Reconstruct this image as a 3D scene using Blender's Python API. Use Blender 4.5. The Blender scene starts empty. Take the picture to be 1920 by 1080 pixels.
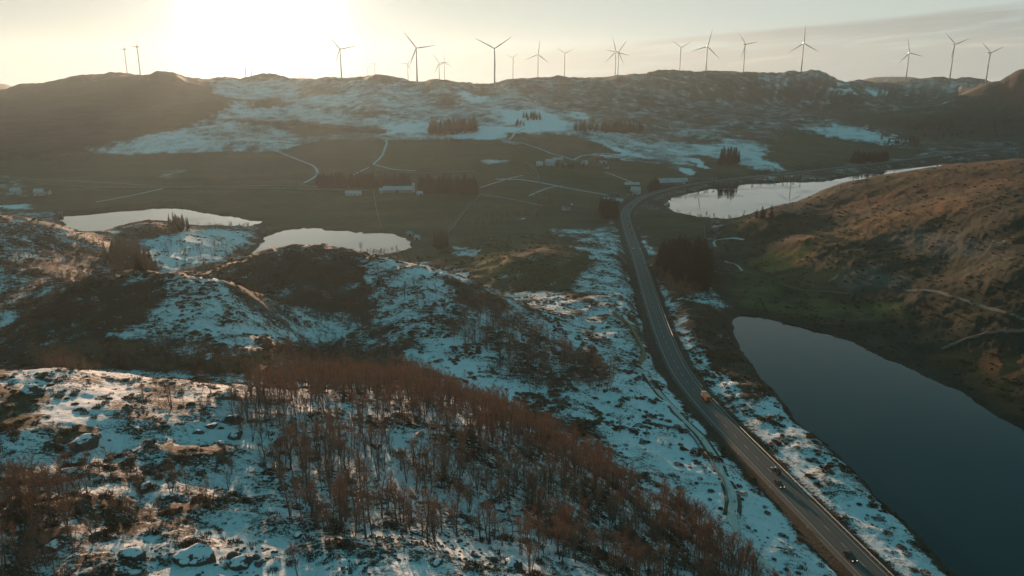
import bpy, bmesh, math, random
import numpy as np
from mathutils import Vector, Matrix, Euler
R = math.radians
random.seed(7); rng = np.random.default_rng(7)
scene = bpy.context.scene
COL = scene.collection

# ------------------------------------------------------------------ camera
CAMH = 130.0; FPX = 1450.0; PITCH = R(15.05)
SP, CP = math.sin(PITCH), math.cos(PITCH)
cam = bpy.data.cameras.new("camera"); co = bpy.data.objects.new("camera", cam); COL.objects.link(co)
co.location = (0, 0, CAMH); co.rotation_euler = (R(90) - PITCH, 0, 0)
cam.sensor_width = 36; cam.lens = 36 * FPX / 1920; cam.clip_start = 0.5; cam.clip_end = 60000
scene.camera = co

# ------------------------------------------------------------------ sun and sky
SUN_AZ = math.atan2(-0.305, 1.0); SUN_EL = R(4.3)
SUN_DIR = Vector((math.sin(SUN_AZ) * math.cos(SUN_EL), math.cos(SUN_AZ) * math.cos(SUN_EL), math.sin(SUN_EL)))
sl = bpy.data.lights.new("sun", 'SUN'); so = bpy.data.objects.new("sun", sl); COL.objects.link(so)
sl.energy = 5.0; sl.angle = R(0.6); sl.color = (1.0, 0.60, 0.37)
so.rotation_euler = SUN_DIR.to_track_quat('Z', 'Y').to_euler(); so.location = (0, 0, 400)

world = bpy.data.worlds.new("World"); scene.world = world; world.use_nodes = True
wn, wl = world.node_tree.nodes, world.node_tree.links
for n in list(wn): wn.remove(n)
def N(tree, typ, **kw):
    n = tree.nodes.new(typ)
    for k, v in kw.items():
        if k == 'ins':
            for i, val in v.items(): n.inputs[i].default_value = val
        else: setattr(n, k, v)
    return n
class G:
    """small node graph helper"""
    def __init__(s, tree): s.t = tree
    def link(s, a, b): s.t.links.new(a, b)
    def math(s, op, a, b=None, c=None, clamp=False):
        n = s.t.nodes.new('ShaderNodeMath'); n.operation = op; n.use_clamp = clamp
        for i, v in enumerate((a, b, c)):
            if v is None: continue
            if isinstance(v, (int, float)): n.inputs[i].default_value = v
            else: s.link(v, n.inputs[i])
        return n.outputs[0]
    def mix(s, f, a, b, typ='MIX'):
        n = s.t.nodes.new('ShaderNodeMix'); n.data_type = 'RGBA'; n.blend_type = typ
        for i, v in ((0, f), (6, a), (7, b)):
            if isinstance(v, (int, float)): n.inputs[i].default_value = v
            elif isinstance(v, (tuple, list)): n.inputs[i].default_value = (*v[:3], 1)
            else: s.link(v, n.inputs[i])
        return n.outputs[2]
    def step(s, x, lo, hi):
        n = s.t.nodes.new('ShaderNodeMapRange'); n.interpolation_type = 'SMOOTHSTEP'
        for i, v in ((0, x), (1, lo), (2, hi)):
            if isinstance(v, (int, float)): n.inputs[i].default_value = v
            else: s.link(v, n.inputs[i])
        return n.outputs[0]
    def noise(s, vec, scale, detail=4, rough=.55, dist=0.0):
        n = s.t.nodes.new('ShaderNodeTexNoise'); n.inputs['Scale'].default_value = scale
        n.inputs['Detail'].default_value = detail; n.inputs['Roughness'].default_value = rough
        n.inputs['Distortion'].default_value = dist
        s.link(vec, n.inputs['Vector']); return n.outputs[0]
    def comb(s, x, y, z):
        n = s.t.nodes.new('ShaderNodeCombineXYZ')
        for i, v in enumerate((x, y, z)):
            if isinstance(v, (int, float)): n.inputs[i].default_value = v
            else: s.link(v, n.inputs[i])
        return n.outputs[0]
    def sep(s, v):
        n = s.t.nodes.new('ShaderNodeSeparateXYZ'); s.link(v, n.inputs[0]); return n.outputs
    def vscale(s, v, sc):
        n = s.t.nodes.new('ShaderNodeVectorMath'); n.operation = 'MULTIPLY'; s.link(v, n.inputs[0]); n.inputs[1].default_value = sc
        return n.outputs[0]

g = G(world.node_tree)
tc = wn.new('ShaderNodeTexCoord')
vn = wn.new('ShaderNodeVectorMath'); vn.operation = 'NORMALIZE'; wl.new(tc.outputs['Generated'], vn.inputs[0]); D = vn.outputs[0]
sk = wn.new('ShaderNodeTexSky'); sk.sky_type = 'NISHITA'; sk.sun_disc = False
sk.sun_elevation = SUN_EL; sk.sun_rotation = SUN_AZ; sk.altitude = 100; sk.air_density = 1.0; sk.dust_density = 1.0; sk.ozone_density = 2.0
dx, dy, dz = g.sep(D)[:3]
az = g.math('ARCTAN2', dx, dy)
el = g.math('ARCSINE', dz)
dt = wn.new('ShaderNodeVectorMath'); dt.operation = 'DOT_PRODUCT'; wl.new(D, dt.inputs[0]); dt.inputs[1].default_value = SUN_DIR
sd = g.math('MAXIMUM', dt.outputs['Value'], 0.0)
SKY_MUL = 0.066
# base: physical sky pulled to the teal of the graded winter evening overhead, pale at the horizon
f_up = g.step(el, 0.08, 0.46)
tint = g.mix(f_up, (0.62, .90, 1.25), (0.40, 1.3, 1.25))
base = g.mix(1.0, sk.outputs[0], tint, 'MULTIPLY')
pale = g.mix(f_up, (4.1, 4.75, 4.5), (0.34, 1.72, 2.10))
base = g.mix(0.985, base, g.mix(g.step(az, -.75, .35), g.mix(1.0, pale, (.80, .80, .80), 'MULTIPLY'), pale))
# clouds: thin stretched bank climbing to the right of the sun
ang = g.math('SUBTRACT', el, g.math('MULTIPLY', az, 0.085))
cv = g.comb(g.math('MULTIPLY', az, 5.0), g.math('MULTIPLY', ang, 70.0), 0.0)
n1 = g.noise(cv, 1.0, 6, .6, .4)
cv2 = g.comb(g.math('MULTIPLY', az, 2.2), g.math('MULTIPLY', ang, 45.0), 3.1)
n2 = g.noise(cv2, 1.0, 4, .5, .2)
edge = g.math('ADD', 0.030, g.math('MULTIPLY', g.math('SUBTRACT', n2, .5), 0.03))
bank = g.math('SUBTRACT', 1.0, g.step(g.math('SUBTRACT', ang, edge), -0.004, 0.006))
rightm = g.step(az, -0.22, 0.25)
bankc = g.mix(g.step(az, 0.0, 0.6), (3.3, 3.1, 2.75), (2.5, 2.6, 2.45))
lay = g.math('MULTIPLY', g.math('MULTIPLY', bank, rightm), g.step(n1, .26, .52))
base2 = g.mix(g.math('MULTIPLY', lay, .72), base, bankc)
lit = g.math('MULTIPLY', g.math('MULTIPLY', g.step(n1, .60, .70), rightm), g.math('MULTIPLY', bank, 0.5))
base2 = g.mix(lit, base2, (5.0, 4.6, 4.0))
streak = g.math('MULTIPLY', g.step(n1, .58, .72), g.math('MULTIPLY', g.step(el, 0.01, 0.03), g.math('SUBTRACT', 1.0, g.step(ang, 0.03, .055))))
base2 = g.mix(g.math('MULTIPLY', streak, 0.35), base2, (4.6, 4.2, 3.6))
# glow of the air round the low sun
a1 = g.math('MULTIPLY', g.math('POWER', sd, 14.0), .3)
a2 = g.math('MULTIPLY', g.math('POWER', sd, 150.0), 4.0)
a3 = g.math('MULTIPLY', g.math('POWER', sd, 900.0), 60.0)
glow = g.mix(1.0, g.mix(1.0, g.comb(a1, a1, a1), (.95, .95, .85), 'MULTIPLY'), g.mix(1.0, g.comb(a2, a2, a2), (1.0, .95, .84), 'MULTIPLY'), 'ADD')
glow = g.mix(1.0, glow, g.mix(1.0, g.comb(a3, a3, a3), (1.0, .93, .80), 'MULTIPLY'), 'ADD')
tot = g.mix(1.0, base2, glow, 'ADD')
bg = wn.new('ShaderNodeBackground'); wl.new(tot, bg.inputs[0]); bg.inputs[1].default_value = SKY_MUL
wo = wn.new('ShaderNodeOutputWorld'); wl.new(bg.outputs[0], wo.inputs[0])

scene.view_settings.view_transform = 'Standard'; scene.view_settings.look = 'None'
scene.view_settings.exposure = 0.9; scene.view_settings.gamma = 1.0
scene.render.engine = 'CYCLES'
HAZE = 0.000041
scene.cycles.use_denoising = True
scene.cycles.max_bounces = 4; scene.cycles.diffuse_bounces = 2; scene.cycles.glossy_bounces = 2
scene.cycles.transmission_bounces = 2; scene.cycles.volume_bounces = 0; scene.cycles.transparent_max_bounces = 8
scene.cycles.sample_clamp_indirect = 5

# ------------------------------------------------------------------ pixel <-> place
def ray(px, py):
    x = (np.asarray(px, float) - 960) / FPX; v = (np.asarray(py, float) - 540) / FPX
    return np.stack([x, CP - v * SP, -(SP + v * CP)], -1)
def V(px, py, depth):
    d = ray(px, py); return (d[0] * depth, d[1] * depth, CAMH + d[2] * depth)
def H(px, depth, z):
    x = (px - 960) / FPX
    # point of that column at axial depth and height z
    y = (depth - (CAMH - z) * SP) / CP
    return (x * depth, y, z)
def onplane(px, py, z):
    d = ray(px, py); t = (z - CAMH) / d[..., 2]
    return d[..., 0] * t, d[..., 1] * t
def interp_depth(tab, x):
    return float(np.interp(x, [a for a, b in tab], [b for a, b in tab]))

# ------------------------------------------------------------------ terrain control points
SKY = [(0,170),(30,158),(80,154),(113,147),(143,140),(175,139),(207,134),(243,139),(273,139),(297,133),(320,135),(353,145),(383,149),(427,144),(457,146),(497,137),
 (547,147),(593,147),(620,143),(640,145),(660,146),(690,144),(707,139),(730,140),(767,151),(797,152),(813,147),(833,150),(887,156),(927,154),(973,147),(1040,142),
 (1107,145),(1153,143),(1207,137),(1233,130),(1267,130),(1280,133),(1347,133),(1407,134),(1460,136),(1480,132),(1503,135),(1520,132),(1540,133),(1560,142),(1577,153),
 (1607,150),(1640,154),(1680,152),(1723,147),(1763,143),(1787,148),(1813,145),(1867,154),(1893,140),(1913,131),(1960,128),(2100,138),(2300,140)]
SKD = [(-400,1900),(0,1900),(200,2150),(285,1980),(350,1980),(400,2050),(500,2150),(620,2050),(700,1950),(780,1850),(930,1900),(1150,2250),(1300,2050),(1500,2250),(1560,2300),(1600,2700),(1700,2500),(1860,2200),(1920,1900),(2400,1900)]
CPTS = []
for x, y in SKY:
    CPTS.append(V(x, y, interp_depth(SKD, x)))
for x in (-700, -500, -300, -150): CPTS.append(V(x, 165, 1900))
for x in range(-700, 2700, 110):
    d = interp_depth(SKD, x)
    CPTS += [H(x, d * 1.22, 92), H(x, 3600, 80), H(x, 5200, 60), H(x, 7500, 40)]
vis = {
 -600: [(700,170),(560,420),(430,700),(330,1000)],
 -300: [(1060,130),(700,190),(560,400),(430,620),(330,950),(230,1480)],
 0:    [(1000,120),(850,150),(700,191),(620,330),(560,396),(480,460),(405,545),(385,835),(330,1035),(290,1179),(230,1480)],
 120:  [(1000,121),(850,153),(695,198),(537,345),(424,549),(385,830),(340,990),(270,1230),(200,1640)],
 250:  [(452,603),(422,645)],
 335:  [(452,600),(430,645)],
 160:  [(470,520),(442,575)],
 200:  [(440,600),(1000,124),(850,157),(720,195),(640,290),(560,325),(507,345),(300,1152),(260,1270),(200,1660)],
 300:  [(1000,126),(850,160),(725,196),(640,291),(600,309),(560,326),(512,348),(460,602),(447,608),(418,650),(385,835),(330,1010),(285,1190),(240,1400),(200,1660)],
 420:  [(1000,128),(850,162),(730,199),(640,291),(600,312),(560,328),(530,340),(500,445),(450,640),(350,960),(250,1330),(190,1660)],
 500:  [(1000,129),(850,164),(730,202),(650,292),(473,440),(350,945),(300,1122),(250,1350),(200,1700)],
 600:  [(1000,131),(850,168),(740,206),(650,342),(620,358),(580,370),(520,398),(462,433),(400,790),(350,945),(300,1110),(260,1290),(220,1520),(175,1820)],
 690:  [(480,428),(600,366),(680,318)],
 750:  [(1000,133),(850,174),(760,208),(680,318),(620,350),(560,378),(492,413),(440,700),(400,785),(350,935),(300,1095),(260,1270),(220,1500),(180,1740)],
 840:  [(513,407),(620,345),(700,300)],
 900:  [(1000,143),(900,168),(800,205),(720,298),(640,340),(580,372),(540,398),(490,560),(455,640),(400,785),(350,925),(300,1080),(260,1250),(230,1400),(200,1580),(170,1780)],
 957:  [(570,396),(640,343),(700,318)],
 1030: [(1050,135),(1000,150),(900,185),(830,240),(760,298),(700,325),(640,362),(560,448),(515,505),(480,535),(462,565),(430,690),(400,778),(350,920),(300,1082),(260,1250),(225,1450),(200,1620),(170,1900)],
 1130: [(1050,150),(1000,175),(930,195),(860,250),(780,295),(700,335),(640,368),(560,450),(500,535),(450,650),(400,778),(350,945),(300,1110),(260,1290),(225,1500),(195,1780)],
 1250: [(1060,180),(1010,196),(950,222),(900,247),(850,268),(780,302),(700,352),(620,410),(540,498),(470,598),(420,720),(350,965),(300,1165),(270,1330),(230,1560),(190,1900)],
 1350: [(1050,200),(980,226),(900,255),(820,290),(740,330),(650,387),(560,470),(500,545),(450,632),(415,715)],
 1380: [(325,1080),(300,1180),(260,1420),(230,1650),(190,2000)],
 1450: [(1060,208),(980,232),(900,258),(820,290),(740,334),(560,485),(500,548),(450,600),(400,630),(310,1150),(280,1330),(250,1550),(210,1900),(180,2100)],
 1500: [(550,488),(500,523),(450,565),(410,612),(375,690),(300,1230),(270,1450),(240,1700),(200,2100),(175,2200)],
 1560: [(1060,213),(980,236),(900,259),(560,470),(500,510),(440,568),(390,640),(350,715)],
 1650: [(305,1290),(290,1400),(260,1600),(225,1900),(190,2300)],
 1700: [(1060,216),(640,404),(600,425),(560,447),(500,487),(450,524),(400,565),(350,635),(322,695),(295,1400),(260,1700),(200,2350),(175,2450)],
 1800: [(700,364),(600,408),(500,463),(420,515),(360,575),(310,665),(283,1450),(240,1800),(190,2150)],
 1900: [(1060,216),(790,316),(700,350),(600,389),(500,431),(400,492),(350,548),(303,640),(275,1500),(240,1700),(190,1850),(165,1880)],
 2100: [(900,250),(700,340),(500,420),(350,520),(300,600),(260,1500),(200,1700)],
 2400: [(900,240),(700,320),(500,400),(350,500),(300,590),(230,1500)]}
for x, l in vis.items():
    for y, d in l: CPTS.append(V(x, y, d))
# hidden hollows behind the hills
CPTS += [H(0,250,36), H(0,290,26), H(120,245,38), H(300,238,40), H(420,245,36), H(300,268,33), H(120,280,32), H(500,250,34), H(600,262,30), H(750,255,30), H(600,300,22), H(-300,300,30),
 H(0,640,14), H(0,740,0), H(-300,740,0), H(120,640,1), H(120,740,-3), H(160,660,-2), H(200,670,-3), H(60,620,10), H(120,400,30), H(120,450,22), H(200,400,26), H(200,450,14), H(300,420,20), H(300,480,8), H(420,380,26), H(420,560,4), H(60,360,22), H(0,360,24),
 H(500,560,2), H(600,520,6), H(600,620,-2), H(690,520,4), H(750,500,4), H(750,600,-2), H(840,480,4), H(900,465,5), H(640,480,20), H(957,440,7),
 H(1560,830,4), H(1560,900,-3), H(1700,830,20), H(1700,900,4), H(1700,1100,-3), H(1800,830,28), H(1800,1000,2), H(1900,850,32), H(1900,1000,6), H(1900,1250,0), H(1500,800,2), H(2100,900,25), H(2100,1200,4),
 H(2400,900,25),  H(500,1950,98), H(1450,760,-2), H(1640,2420,108), H(1640,2200,75)]
# surroundings out of the picture
for a_ in range(0, 360, 20):
    aa = R(a_); 
    if abs(((a_ + 180) % 360) - 180) > 55:
        for rr, zz in ((60, 58), (200, 45), (600, 30), (1800, 70), (6000, 50)):
            CPTS.append((math.sin(aa) * rr, math.cos(aa) * rr, zz if (a_ > 180 or rr > 100) else 20))
CPTS += [(0,30,62),(0,70,60),(-60,70,63),(60,80,45),(60,40,50),(110,100,10),(130,130,0),(130,60,4)]
CP_ = np.array(CPTS, float)

def lp(x, y):
    return np.arctan2(x, y), 0.5 * np.log(x * x + y * y + 1.0)
def rbf_fit(P):
    u, v = lp(P[:, 0], P[:, 1]); n = len(u)
    d2 = (u[:, None] - u[None]) ** 2 + (v[:, None] - v[None]) ** 2
    K = np.where(d2 > 1e-12, 0.5 * d2 * np.log(d2 + 1e-20), 0) + np.eye(n) * 2e-5
    A = np.zeros((n + 3, n + 3)); A[:n, :n] = K; A[:n, n] = 1; A[:n, n + 1] = u; A[:n, n + 2] = v; A[n:, :n] = A[:n, n:].T
    b = np.zeros(n + 3); b[:n] = P[:, 2]
    return u, v, np.linalg.solve(A, b)
RU, RV, RW = rbf_fit(CP_)
def rbf(u, v):
    n = len(RU); out = np.empty(u.shape); f = out.ravel(); uu, vv = u.ravel(), v.ravel()
    for s in range(0, len(uu), 20000):
        a, b = uu[s:s + 20000, None], vv[s:s + 20000, None]
        d2 = (a - RU) ** 2 + (b - RV) ** 2
        K = 0.5 * d2 * np.log(d2 + 1e-20)
        f[s:s + 20000] = K @ RW[:n] + RW[n] + RW[n + 1] * uu[s:s + 20000] + RW[n + 2] * vv[s:s + 20000]
    return out

def _h(ix, iy, s):
    n = (ix.astype(np.int64) * 374761393 + iy.astype(np.int64) * 668265263 + s * 974711) & 0x7fffffff
    n = ((n ^ (n >> 13)) * 1274126177) & 0x7fffffff
    return (n ^ (n >> 16)) & 0xffff
def gnoise(x, y, s=0):
    ix, iy = np.floor(x), np.floor(y); fx, fy = x - ix, y - iy
    ux, uy = fx * fx * fx * (fx * (fx * 6 - 15) + 10), fy * fy * fy * (fy * (fy * 6 - 15) + 10)
    def gr(a, b):
        th = _h(ix + a, iy + b, s) * (2 * math.pi / 65536)
        return np.cos(th) * (fx - a) + np.sin(th) * (fy - b)
    return ((gr(0, 0) * (1 - ux) + gr(1, 0) * ux) * (1 - uy) + (gr(0, 1) * (1 - ux) + gr(1, 1) * ux) * uy) * 1.5

# ------------------------------------------------------------------ polar terrain grid
AZ = np.concatenate([np.linspace(-180, -60, 25)[:-1], np.linspace(-60, -38, 60)[:-1], np.linspace(-38, 38, 950), np.linspace(38, 60, 60)[1:], np.linspace(60, 180, 25)[1:]])
AZ = np.radians(AZ)
rr = [8.0]
while rr[-1] < 6500:
    r_ = rr[-1]
    k = 0.03 if r_ < 90 else (0.0052 if r_ < 700 else (0.0065 if r_ < 2600 else 0.03))
    rr.append(r_ * (1 + k))
RR = np.array(rr)
A2, R2 = np.meshgrid(AZ, RR, indexing='ij')
X2, Y2 = np.sin(A2) * R2, np.cos(A2) * R2
# coarse evaluation of the smooth base then upsample
azc = AZ[::4]; azc = np.unique(np.append(azc, AZ[-1])); rc = np.log(RR)[::4]; rc = np.unique(np.append(rc, np.log(RR[-1])))
UC, VC = np.meshgrid(azc, rc, indexing='ij')
ZC = rbf(UC, 0.5 * np.log(np.exp(2 * VC) + 1.0))
def bilin(gx, gy, Z, x, y):
    i = np.clip(np.searchsorted(gx, x) - 1, 0, len(gx) - 2); j = np.clip(np.searchsorted(gy, y) - 1, 0, len(gy) - 2)
    fx = np.clip((x - gx[i]) / (gx[i + 1] - gx[i]), 0, 1); fy = np.clip((y - gy[j]) / (gy[j + 1] - gy[j]), 0, 1)
    return (Z[i, j] * (1 - fx) + Z[i + 1, j] * fx) * (1 - fy) + (Z[i, j + 1] * (1 - fx) + Z[i + 1, j + 1] * fx) * fy
Z0 = bilin(azc, rc, ZC, A2, np.log(R2))
back = np.clip((np.abs(A2) - R(75)) / R(40), 0, 1); back = back * back * (3 - 2 * back)
Z0 = Z0 * (1 - back) + 40 * back
def make_h(Z):
    lr = np.log(RR)
    def f(x, y):
        x = np.asarray(x, float); y = np.asarray(y, float)
        return bilin(AZ, RR, Z, np.arctan2(x, y), np.sqrt(x * x + y * y))
    return f
hgt = make_h(Z0)
def cast(px, py):
    """where the sight line of a photo point meets the ground"""
    px = np.atleast_1d(np.asarray(px, float)); py = np.atleast_1d(np.asarray(py, float))
    d = ray(px, py); t = np.exp(np.linspace(math.log(70), math.log(5500), 1500))
    X = d[:, 0:1] * t; Y = d[:, 1:2] * t; Zr = CAMH + d[:, 2:3] * t
    below = Zr < hgt(X, Y); hit = below.argmax(1); hit[~below.any(1)] = 1499
    hit = np.maximum(hit, 1); k = np.arange(len(px))
    g0 = (Zr - hgt(X, Y))[k, hit - 1]; g1 = (Zr - hgt(X, Y))[k, hit]
    f = np.clip(g0 / np.where(abs(g0 - g1) < 1e-9, 1, g0 - g1), 0, 1)
    tt = t[hit - 1] * (1 - f) + t[hit] * f
    return d[:, 0] * tt, d[:, 1] * tt
def poly_sdf(x, y, poly):
    """signed distance, positive inside, metres"""
    P = np.asarray(poly, float); d = np.full(x.shape, 1e18); ins = np.zeros(x.shape, bool)
    n = len(P)
    for i in range(n):
        ax, ay = P[i]; bx, by = P[(i + 1) % n]; ex, ey = bx - ax, by - ay
        t = np.clip(((x - ax) * ex + (y - ay) * ey) / (ex * ex + ey * ey + 1e-12), 0, 1)
        d = np.minimum(d, (x - ax - t * ex) ** 2 + (y - ay - t * ey) ** 2)
        c = (ay > y) != (by > y)
        ins ^= c & (x < ex * (y - ay) / (ey if abs(ey) > 1e-12 else 1e-12) + ax)
    return np.where(ins, 1, -1) * np.sqrt(d)
def region(px_poly, feather=0.02, plane=None):
    """photo outline laid on the ground -> weight for every ground vertex"""
    a = np.array(px_poly, float)
    # densify
    q = []
    for i in range(len(a)):
        b = a[(i + 1) % len(a)]; m = max(1, int(np.hypot(*(b - a[i])) // 25))
        for k in range(m): q.append(a[i] + (b - a[i]) * k / m)
    q = np.array(q)
    if plane is None: wx, wy = cast(q[:, 0], q[:, 1])
    else: wx, wy = onplane(q[:, 0], q[:, 1], plane)
    return np.stack([wx, wy], 1)
def weight(wp, feather):
    fmax = feather * np.hypot(wp[:, 0], wp[:, 1]).max() * 3 + 5
    box = (X2 > wp[:, 0].min() - fmax) & (X2 < wp[:, 0].max() + fmax) & (Y2 > wp[:, 1].min() - fmax) & (Y2 < wp[:, 1].max() + fmax)
    w = np.zeros(X2.shape)
    if box.any():
        x, y = X2[box], Y2[box]; r = np.hypot(x, y)
        sd = poly_sdf(x + gn_a[box] * r * feather, y + gn_b[box] * r * feather, wp)
        t = np.clip(sd / (r * feather) * .5 + .5, 0, 1); w[box] = t * t * (3 - 2 * t)
    return w
lam = R2 * 0.035 + 2
gn_a = gnoise(X2 / 22, Y2 / 22, 31) + .6 * gnoise(X2 / 7, Y2 / 7, 32); gn_b = gnoise(X2 / 22, Y2 / 22, 33) + .6 * gnoise(X2 / 7, Y2 / 7, 34)

# outlines of the flat ground and the waters, as seen in the photograph
LAKES = {
 'near_lake': (-5.0, [(1370,600),(1395,588),(1430,593),(1480,606),(1540,622),(1600,640),(1650,668),(1700,690),(1750,712),(1800,735),(1860,772),(1920,806),(2050,880),(2300,1000),(2500,1300),(2150,1400),(1980,1200),(1800,1090),(1740,1030),(1690,975),(1600,882),(1540,830),(1495,790),(1455,740),(1420,700),(1385,655)]),
 'road_lake': (-3.0, [(1246,384),(1262,372),(1300,360),(1340,352),(1400,343),(1480,339),(1540,339),(1600,330),(1660,318),(1760,306),(1850,298),(1920,290),(2100,280),(2150,292),(1990,306),(1800,330),(1660,360),(1560,385),(1500,400),(1440,409),(1400,411),(1340,408),(1290,403),(1260,395)]),
 'bright_lake': (-4.0, [(110,404),(160,400),(215,395),(290,388),(340,389),(375,398),(440,406),(497,418),(470,425),(380,428),(348,428),(335,418),(310,413),(270,413),(228,421),(208,433),(150,433),(118,424)]),
 'round_lake': (-4.0, [(505,440),(530,432),(570,427),(620,433),(680,437),(735,439),(765,448),(770,462),(745,475),(700,482),(640,500),(540,500),(470,490),(455,478),(480,462),(494,450)])}
lake_w = {}
for k, (z, p) in LAKES.items():
    lake_w[k] = region(p, plane=z)
ROADPX = [(1800,1240,0),(1720,1160,0),(1637,1080,0),(1608,1050,0),(1522,962,0),(1440,880,0),(1385,824,0),(1340,778,0),(1303,736,0),(1276,700,0),(1252,650,0),(1233,600,0),(1214,540,0),(1196,480,0),(1182,440,0),(1173,412,0),(1172,402,0),(1176,392,0),(1186,382,0),(1200,372,0),(1222,363,0),(1260,353,0),(1300,344.5,.5),(1400,332,1),(1500,322,2),(1600,311,3),(1700,299,4),(1780,288,5),(1850,279,6),(1920,274,6),(2060,268,6)]
def smooth_poly(pts, step):
    pts = np.array(pts, float); out = []
    for i in range(len(pts) - 1):
        p0 = pts[max(i - 1, 0)]; p1 = pts[i]; p2 = pts[i + 1]; p3 = pts[min(i + 2, len(pts) - 1)]
        n = max(1, int(np.hypot(*(p2 - p1)[:2]) / step))
        for k in range(n):
            t = k / n
            out.append(.5 * ((2 * p1) + (-p0 + p2) * t + (2 * p0 - 5 * p1 + 4 * p2 - p3) * t * t + (-p0 + 3 * p1 - 3 * p2 + p3) * t ** 3))
    out.append(pts[-1]); return np.array(out)
rw = []
for x, y, z in ROADPX:
    wx, wy = onplane(x, y, z + .4); rw.append((wx, wy, z + .4))
ROAD = smooth_poly(rw, 6)
for _ in range(6): ROAD[1:-1] = ROAD[1:-1] * .5 + (ROAD[:-2] + ROAD[2:]) * .25
ROAD = smooth_poly(ROAD[::3], 4)
def polyline_dist(x, y, P):
    d = np.full(x.shape, 1e18); zz = np.zeros(x.shape)
    for i in range(len(P) - 1):
        ax, ay = P[i][:2]; bx, by = P[i + 1][:2]; ex, ey = bx - ax, by - ay
        t = np.clip(((x - ax) * ex + (y - ay) * ey) / (ex * ex + ey * ey + 1e-12), 0, 1)
        q = (x - ax - t * ex) ** 2 + (y - ay - t * ey) ** 2
        m = q < d; d = np.where(m, q, d)
        if len(P[0]) > 2: zz = np.where(m, P[i][2] + t * (P[i + 1][2] - P[i][2]), zz)
    return np.sqrt(d), zz
FIELDS = [
 [(-200,300),(200,290),(520,285),(600,262),(700,262),(900,264),(1050,290),(1170,300),(1300,320),(1240,345),(1180,372),(1165,400),(1130,425),(960,440),(830,462),(775,486),(720,470),(500,424),(350,388),(110,395),(-200,395)],
 [(1195,385),(1250,400),(1330,412),(1330,470),(1240,455),(1195,430)],
 [(1480,245),(1600,265),(1700,285),(1600,300),(1480,312),(1430,290)],
 [(945,205),(1060,225),(1060,250),(960,240)],[(600,240),(730,250),(700,300),(560,290)]]
flat = np.zeros(X2.shape)
for f_ in FIELDS: flat = np.maximum(flat, weight(region(f_), .02))
rough = 1 - flat * .93
near = np.clip(1 - (R2 - 500) / 500, 0, 1)
far = np.clip((R2 - 850) / 700, 0, 1)
wx_, wy_ = X2 + 6 * gnoise(X2 / 40, Y2 / 40, 5), Y2 + 6 * gnoise(X2 / 40, Y2 / 40, 6)
nz = 1.8 * gnoise(wx_ / 55, wy_ / 55, 1) + 1.5 * (0.5 - np.abs(gnoise(wx_ / 24, wy_ / 24, 2))) + .8 * gnoise(wx_ / 10, wy_ / 10, 3)
nzf = np.where(R2 < 700, .34 * (0.35 - np.abs(gnoise(wx_ / 4.6, wy_ / 4.6, 4))) + .16 * gnoise(X2 / 1.9, Y2 / 1.9, 7), 0)
nfar = 1.25 * 9 * (0.4 - np.abs(gnoise(wx_ / 240, wy_ / 150, 8))) + 6 * (0.35 - np.abs(gnoise(wx_ / 95, wy_ / 70, 9))) + 2.5 * gnoise(wx_ / 38, wy_ / 30, 10)
ridge_d = np.interp(X2 / np.maximum(Y2, 1) * FPX + 960, [a for a, b in SKD], [b for a, b in SKD])
calm = 1 - 0.75 * np.exp(-((R2 / np.maximum(np.cos(A2), .2) * np.cos(A2) - ridge_d) / 160) ** 2)
SKN = 2.4 * gnoise(AZ * 50, AZ * 0 + 3.3, 40) + 1.4 * gnoise(AZ * 120, AZ * 0 + 1.3, 41)
rocky = 1 + 1.0 * weight(region([(1380,480),(1480,410),(1560,355),(1700,320),(1920,300),(2300,290),(2300,900),(1920,700),(1700,600),(1480,560),(1400,560)]), .03)
nz = nz * (1 - .5 * (rocky - 1)) + (rocky - 1) * (1.3 * gnoise(wx_ / 90, wy_ / 70, 12) + .55 * (.4 - np.abs(gnoise(wx_ / 12, wy_ / 9, 13))) + .4 * (.4 - np.abs(gnoise(wx_ / 5, wy_ / 4, 14))))
nz = nz * (1 + .15 * (R2 > 320))
nz = nz * (1 - .55 * weight(region([(-300,395),(100,402),(200,435),(290,490),(205,505),(60,580),(-300,600)]), .03))
small = .8 * gnoise(wx_ / 10, wy_ / 10, 3) + nzf
Z1 = Z0 + rough * (nz * (.45 + .55 * near) + nzf + nfar * far * calm)
# valley bottom stays above its lakes
SD = np.full(X2.shape, -200.0); LZ = np.full(X2.shape, -4.0); LI = np.full(X2.shape, -1)
for li_, (k, (lz, _)) in enumerate(LAKES.items()):
    P = lake_w[k]; m = 90
    box = (X2 > P[:, 0].min() - m) & (X2 < P[:, 0].max() + m) & (Y2 > P[:, 1].min() - m) & (Y2 < P[:, 1].max() + m)
    jit = 1.6 if k == 'near_lake' else 5.5
    s = poly_sdf(X2[box] + jit * gn_a[box], Y2[box] + jit * gn_b[box], P)
    up = s > SD[box]; LI[box] = np.where(up, li_, LI[box]); LZ[box] = np.where(up, lz, LZ[box]); SD[box] = np.maximum(SD[box], s)
near_l = SD > -90
out = np.clip(-SD / 14, 0, 1)
zo = np.maximum(Z1, LZ + .06 + np.minimum(np.maximum(-SD, 0), 30) * .05)
zo = zo * out + (LZ + .05 + np.minimum(np.maximum(Z1 - LZ, 0), np.maximum(-SD, 0) * .35) + np.minimum(np.maximum(-SD, 0), 30) * .03) * (1 - out)
Z1 = np.where(near_l, np.where(SD > 0, LZ - .15 - np.clip(SD, 0, 20) * .12, zo), Z1)
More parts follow.
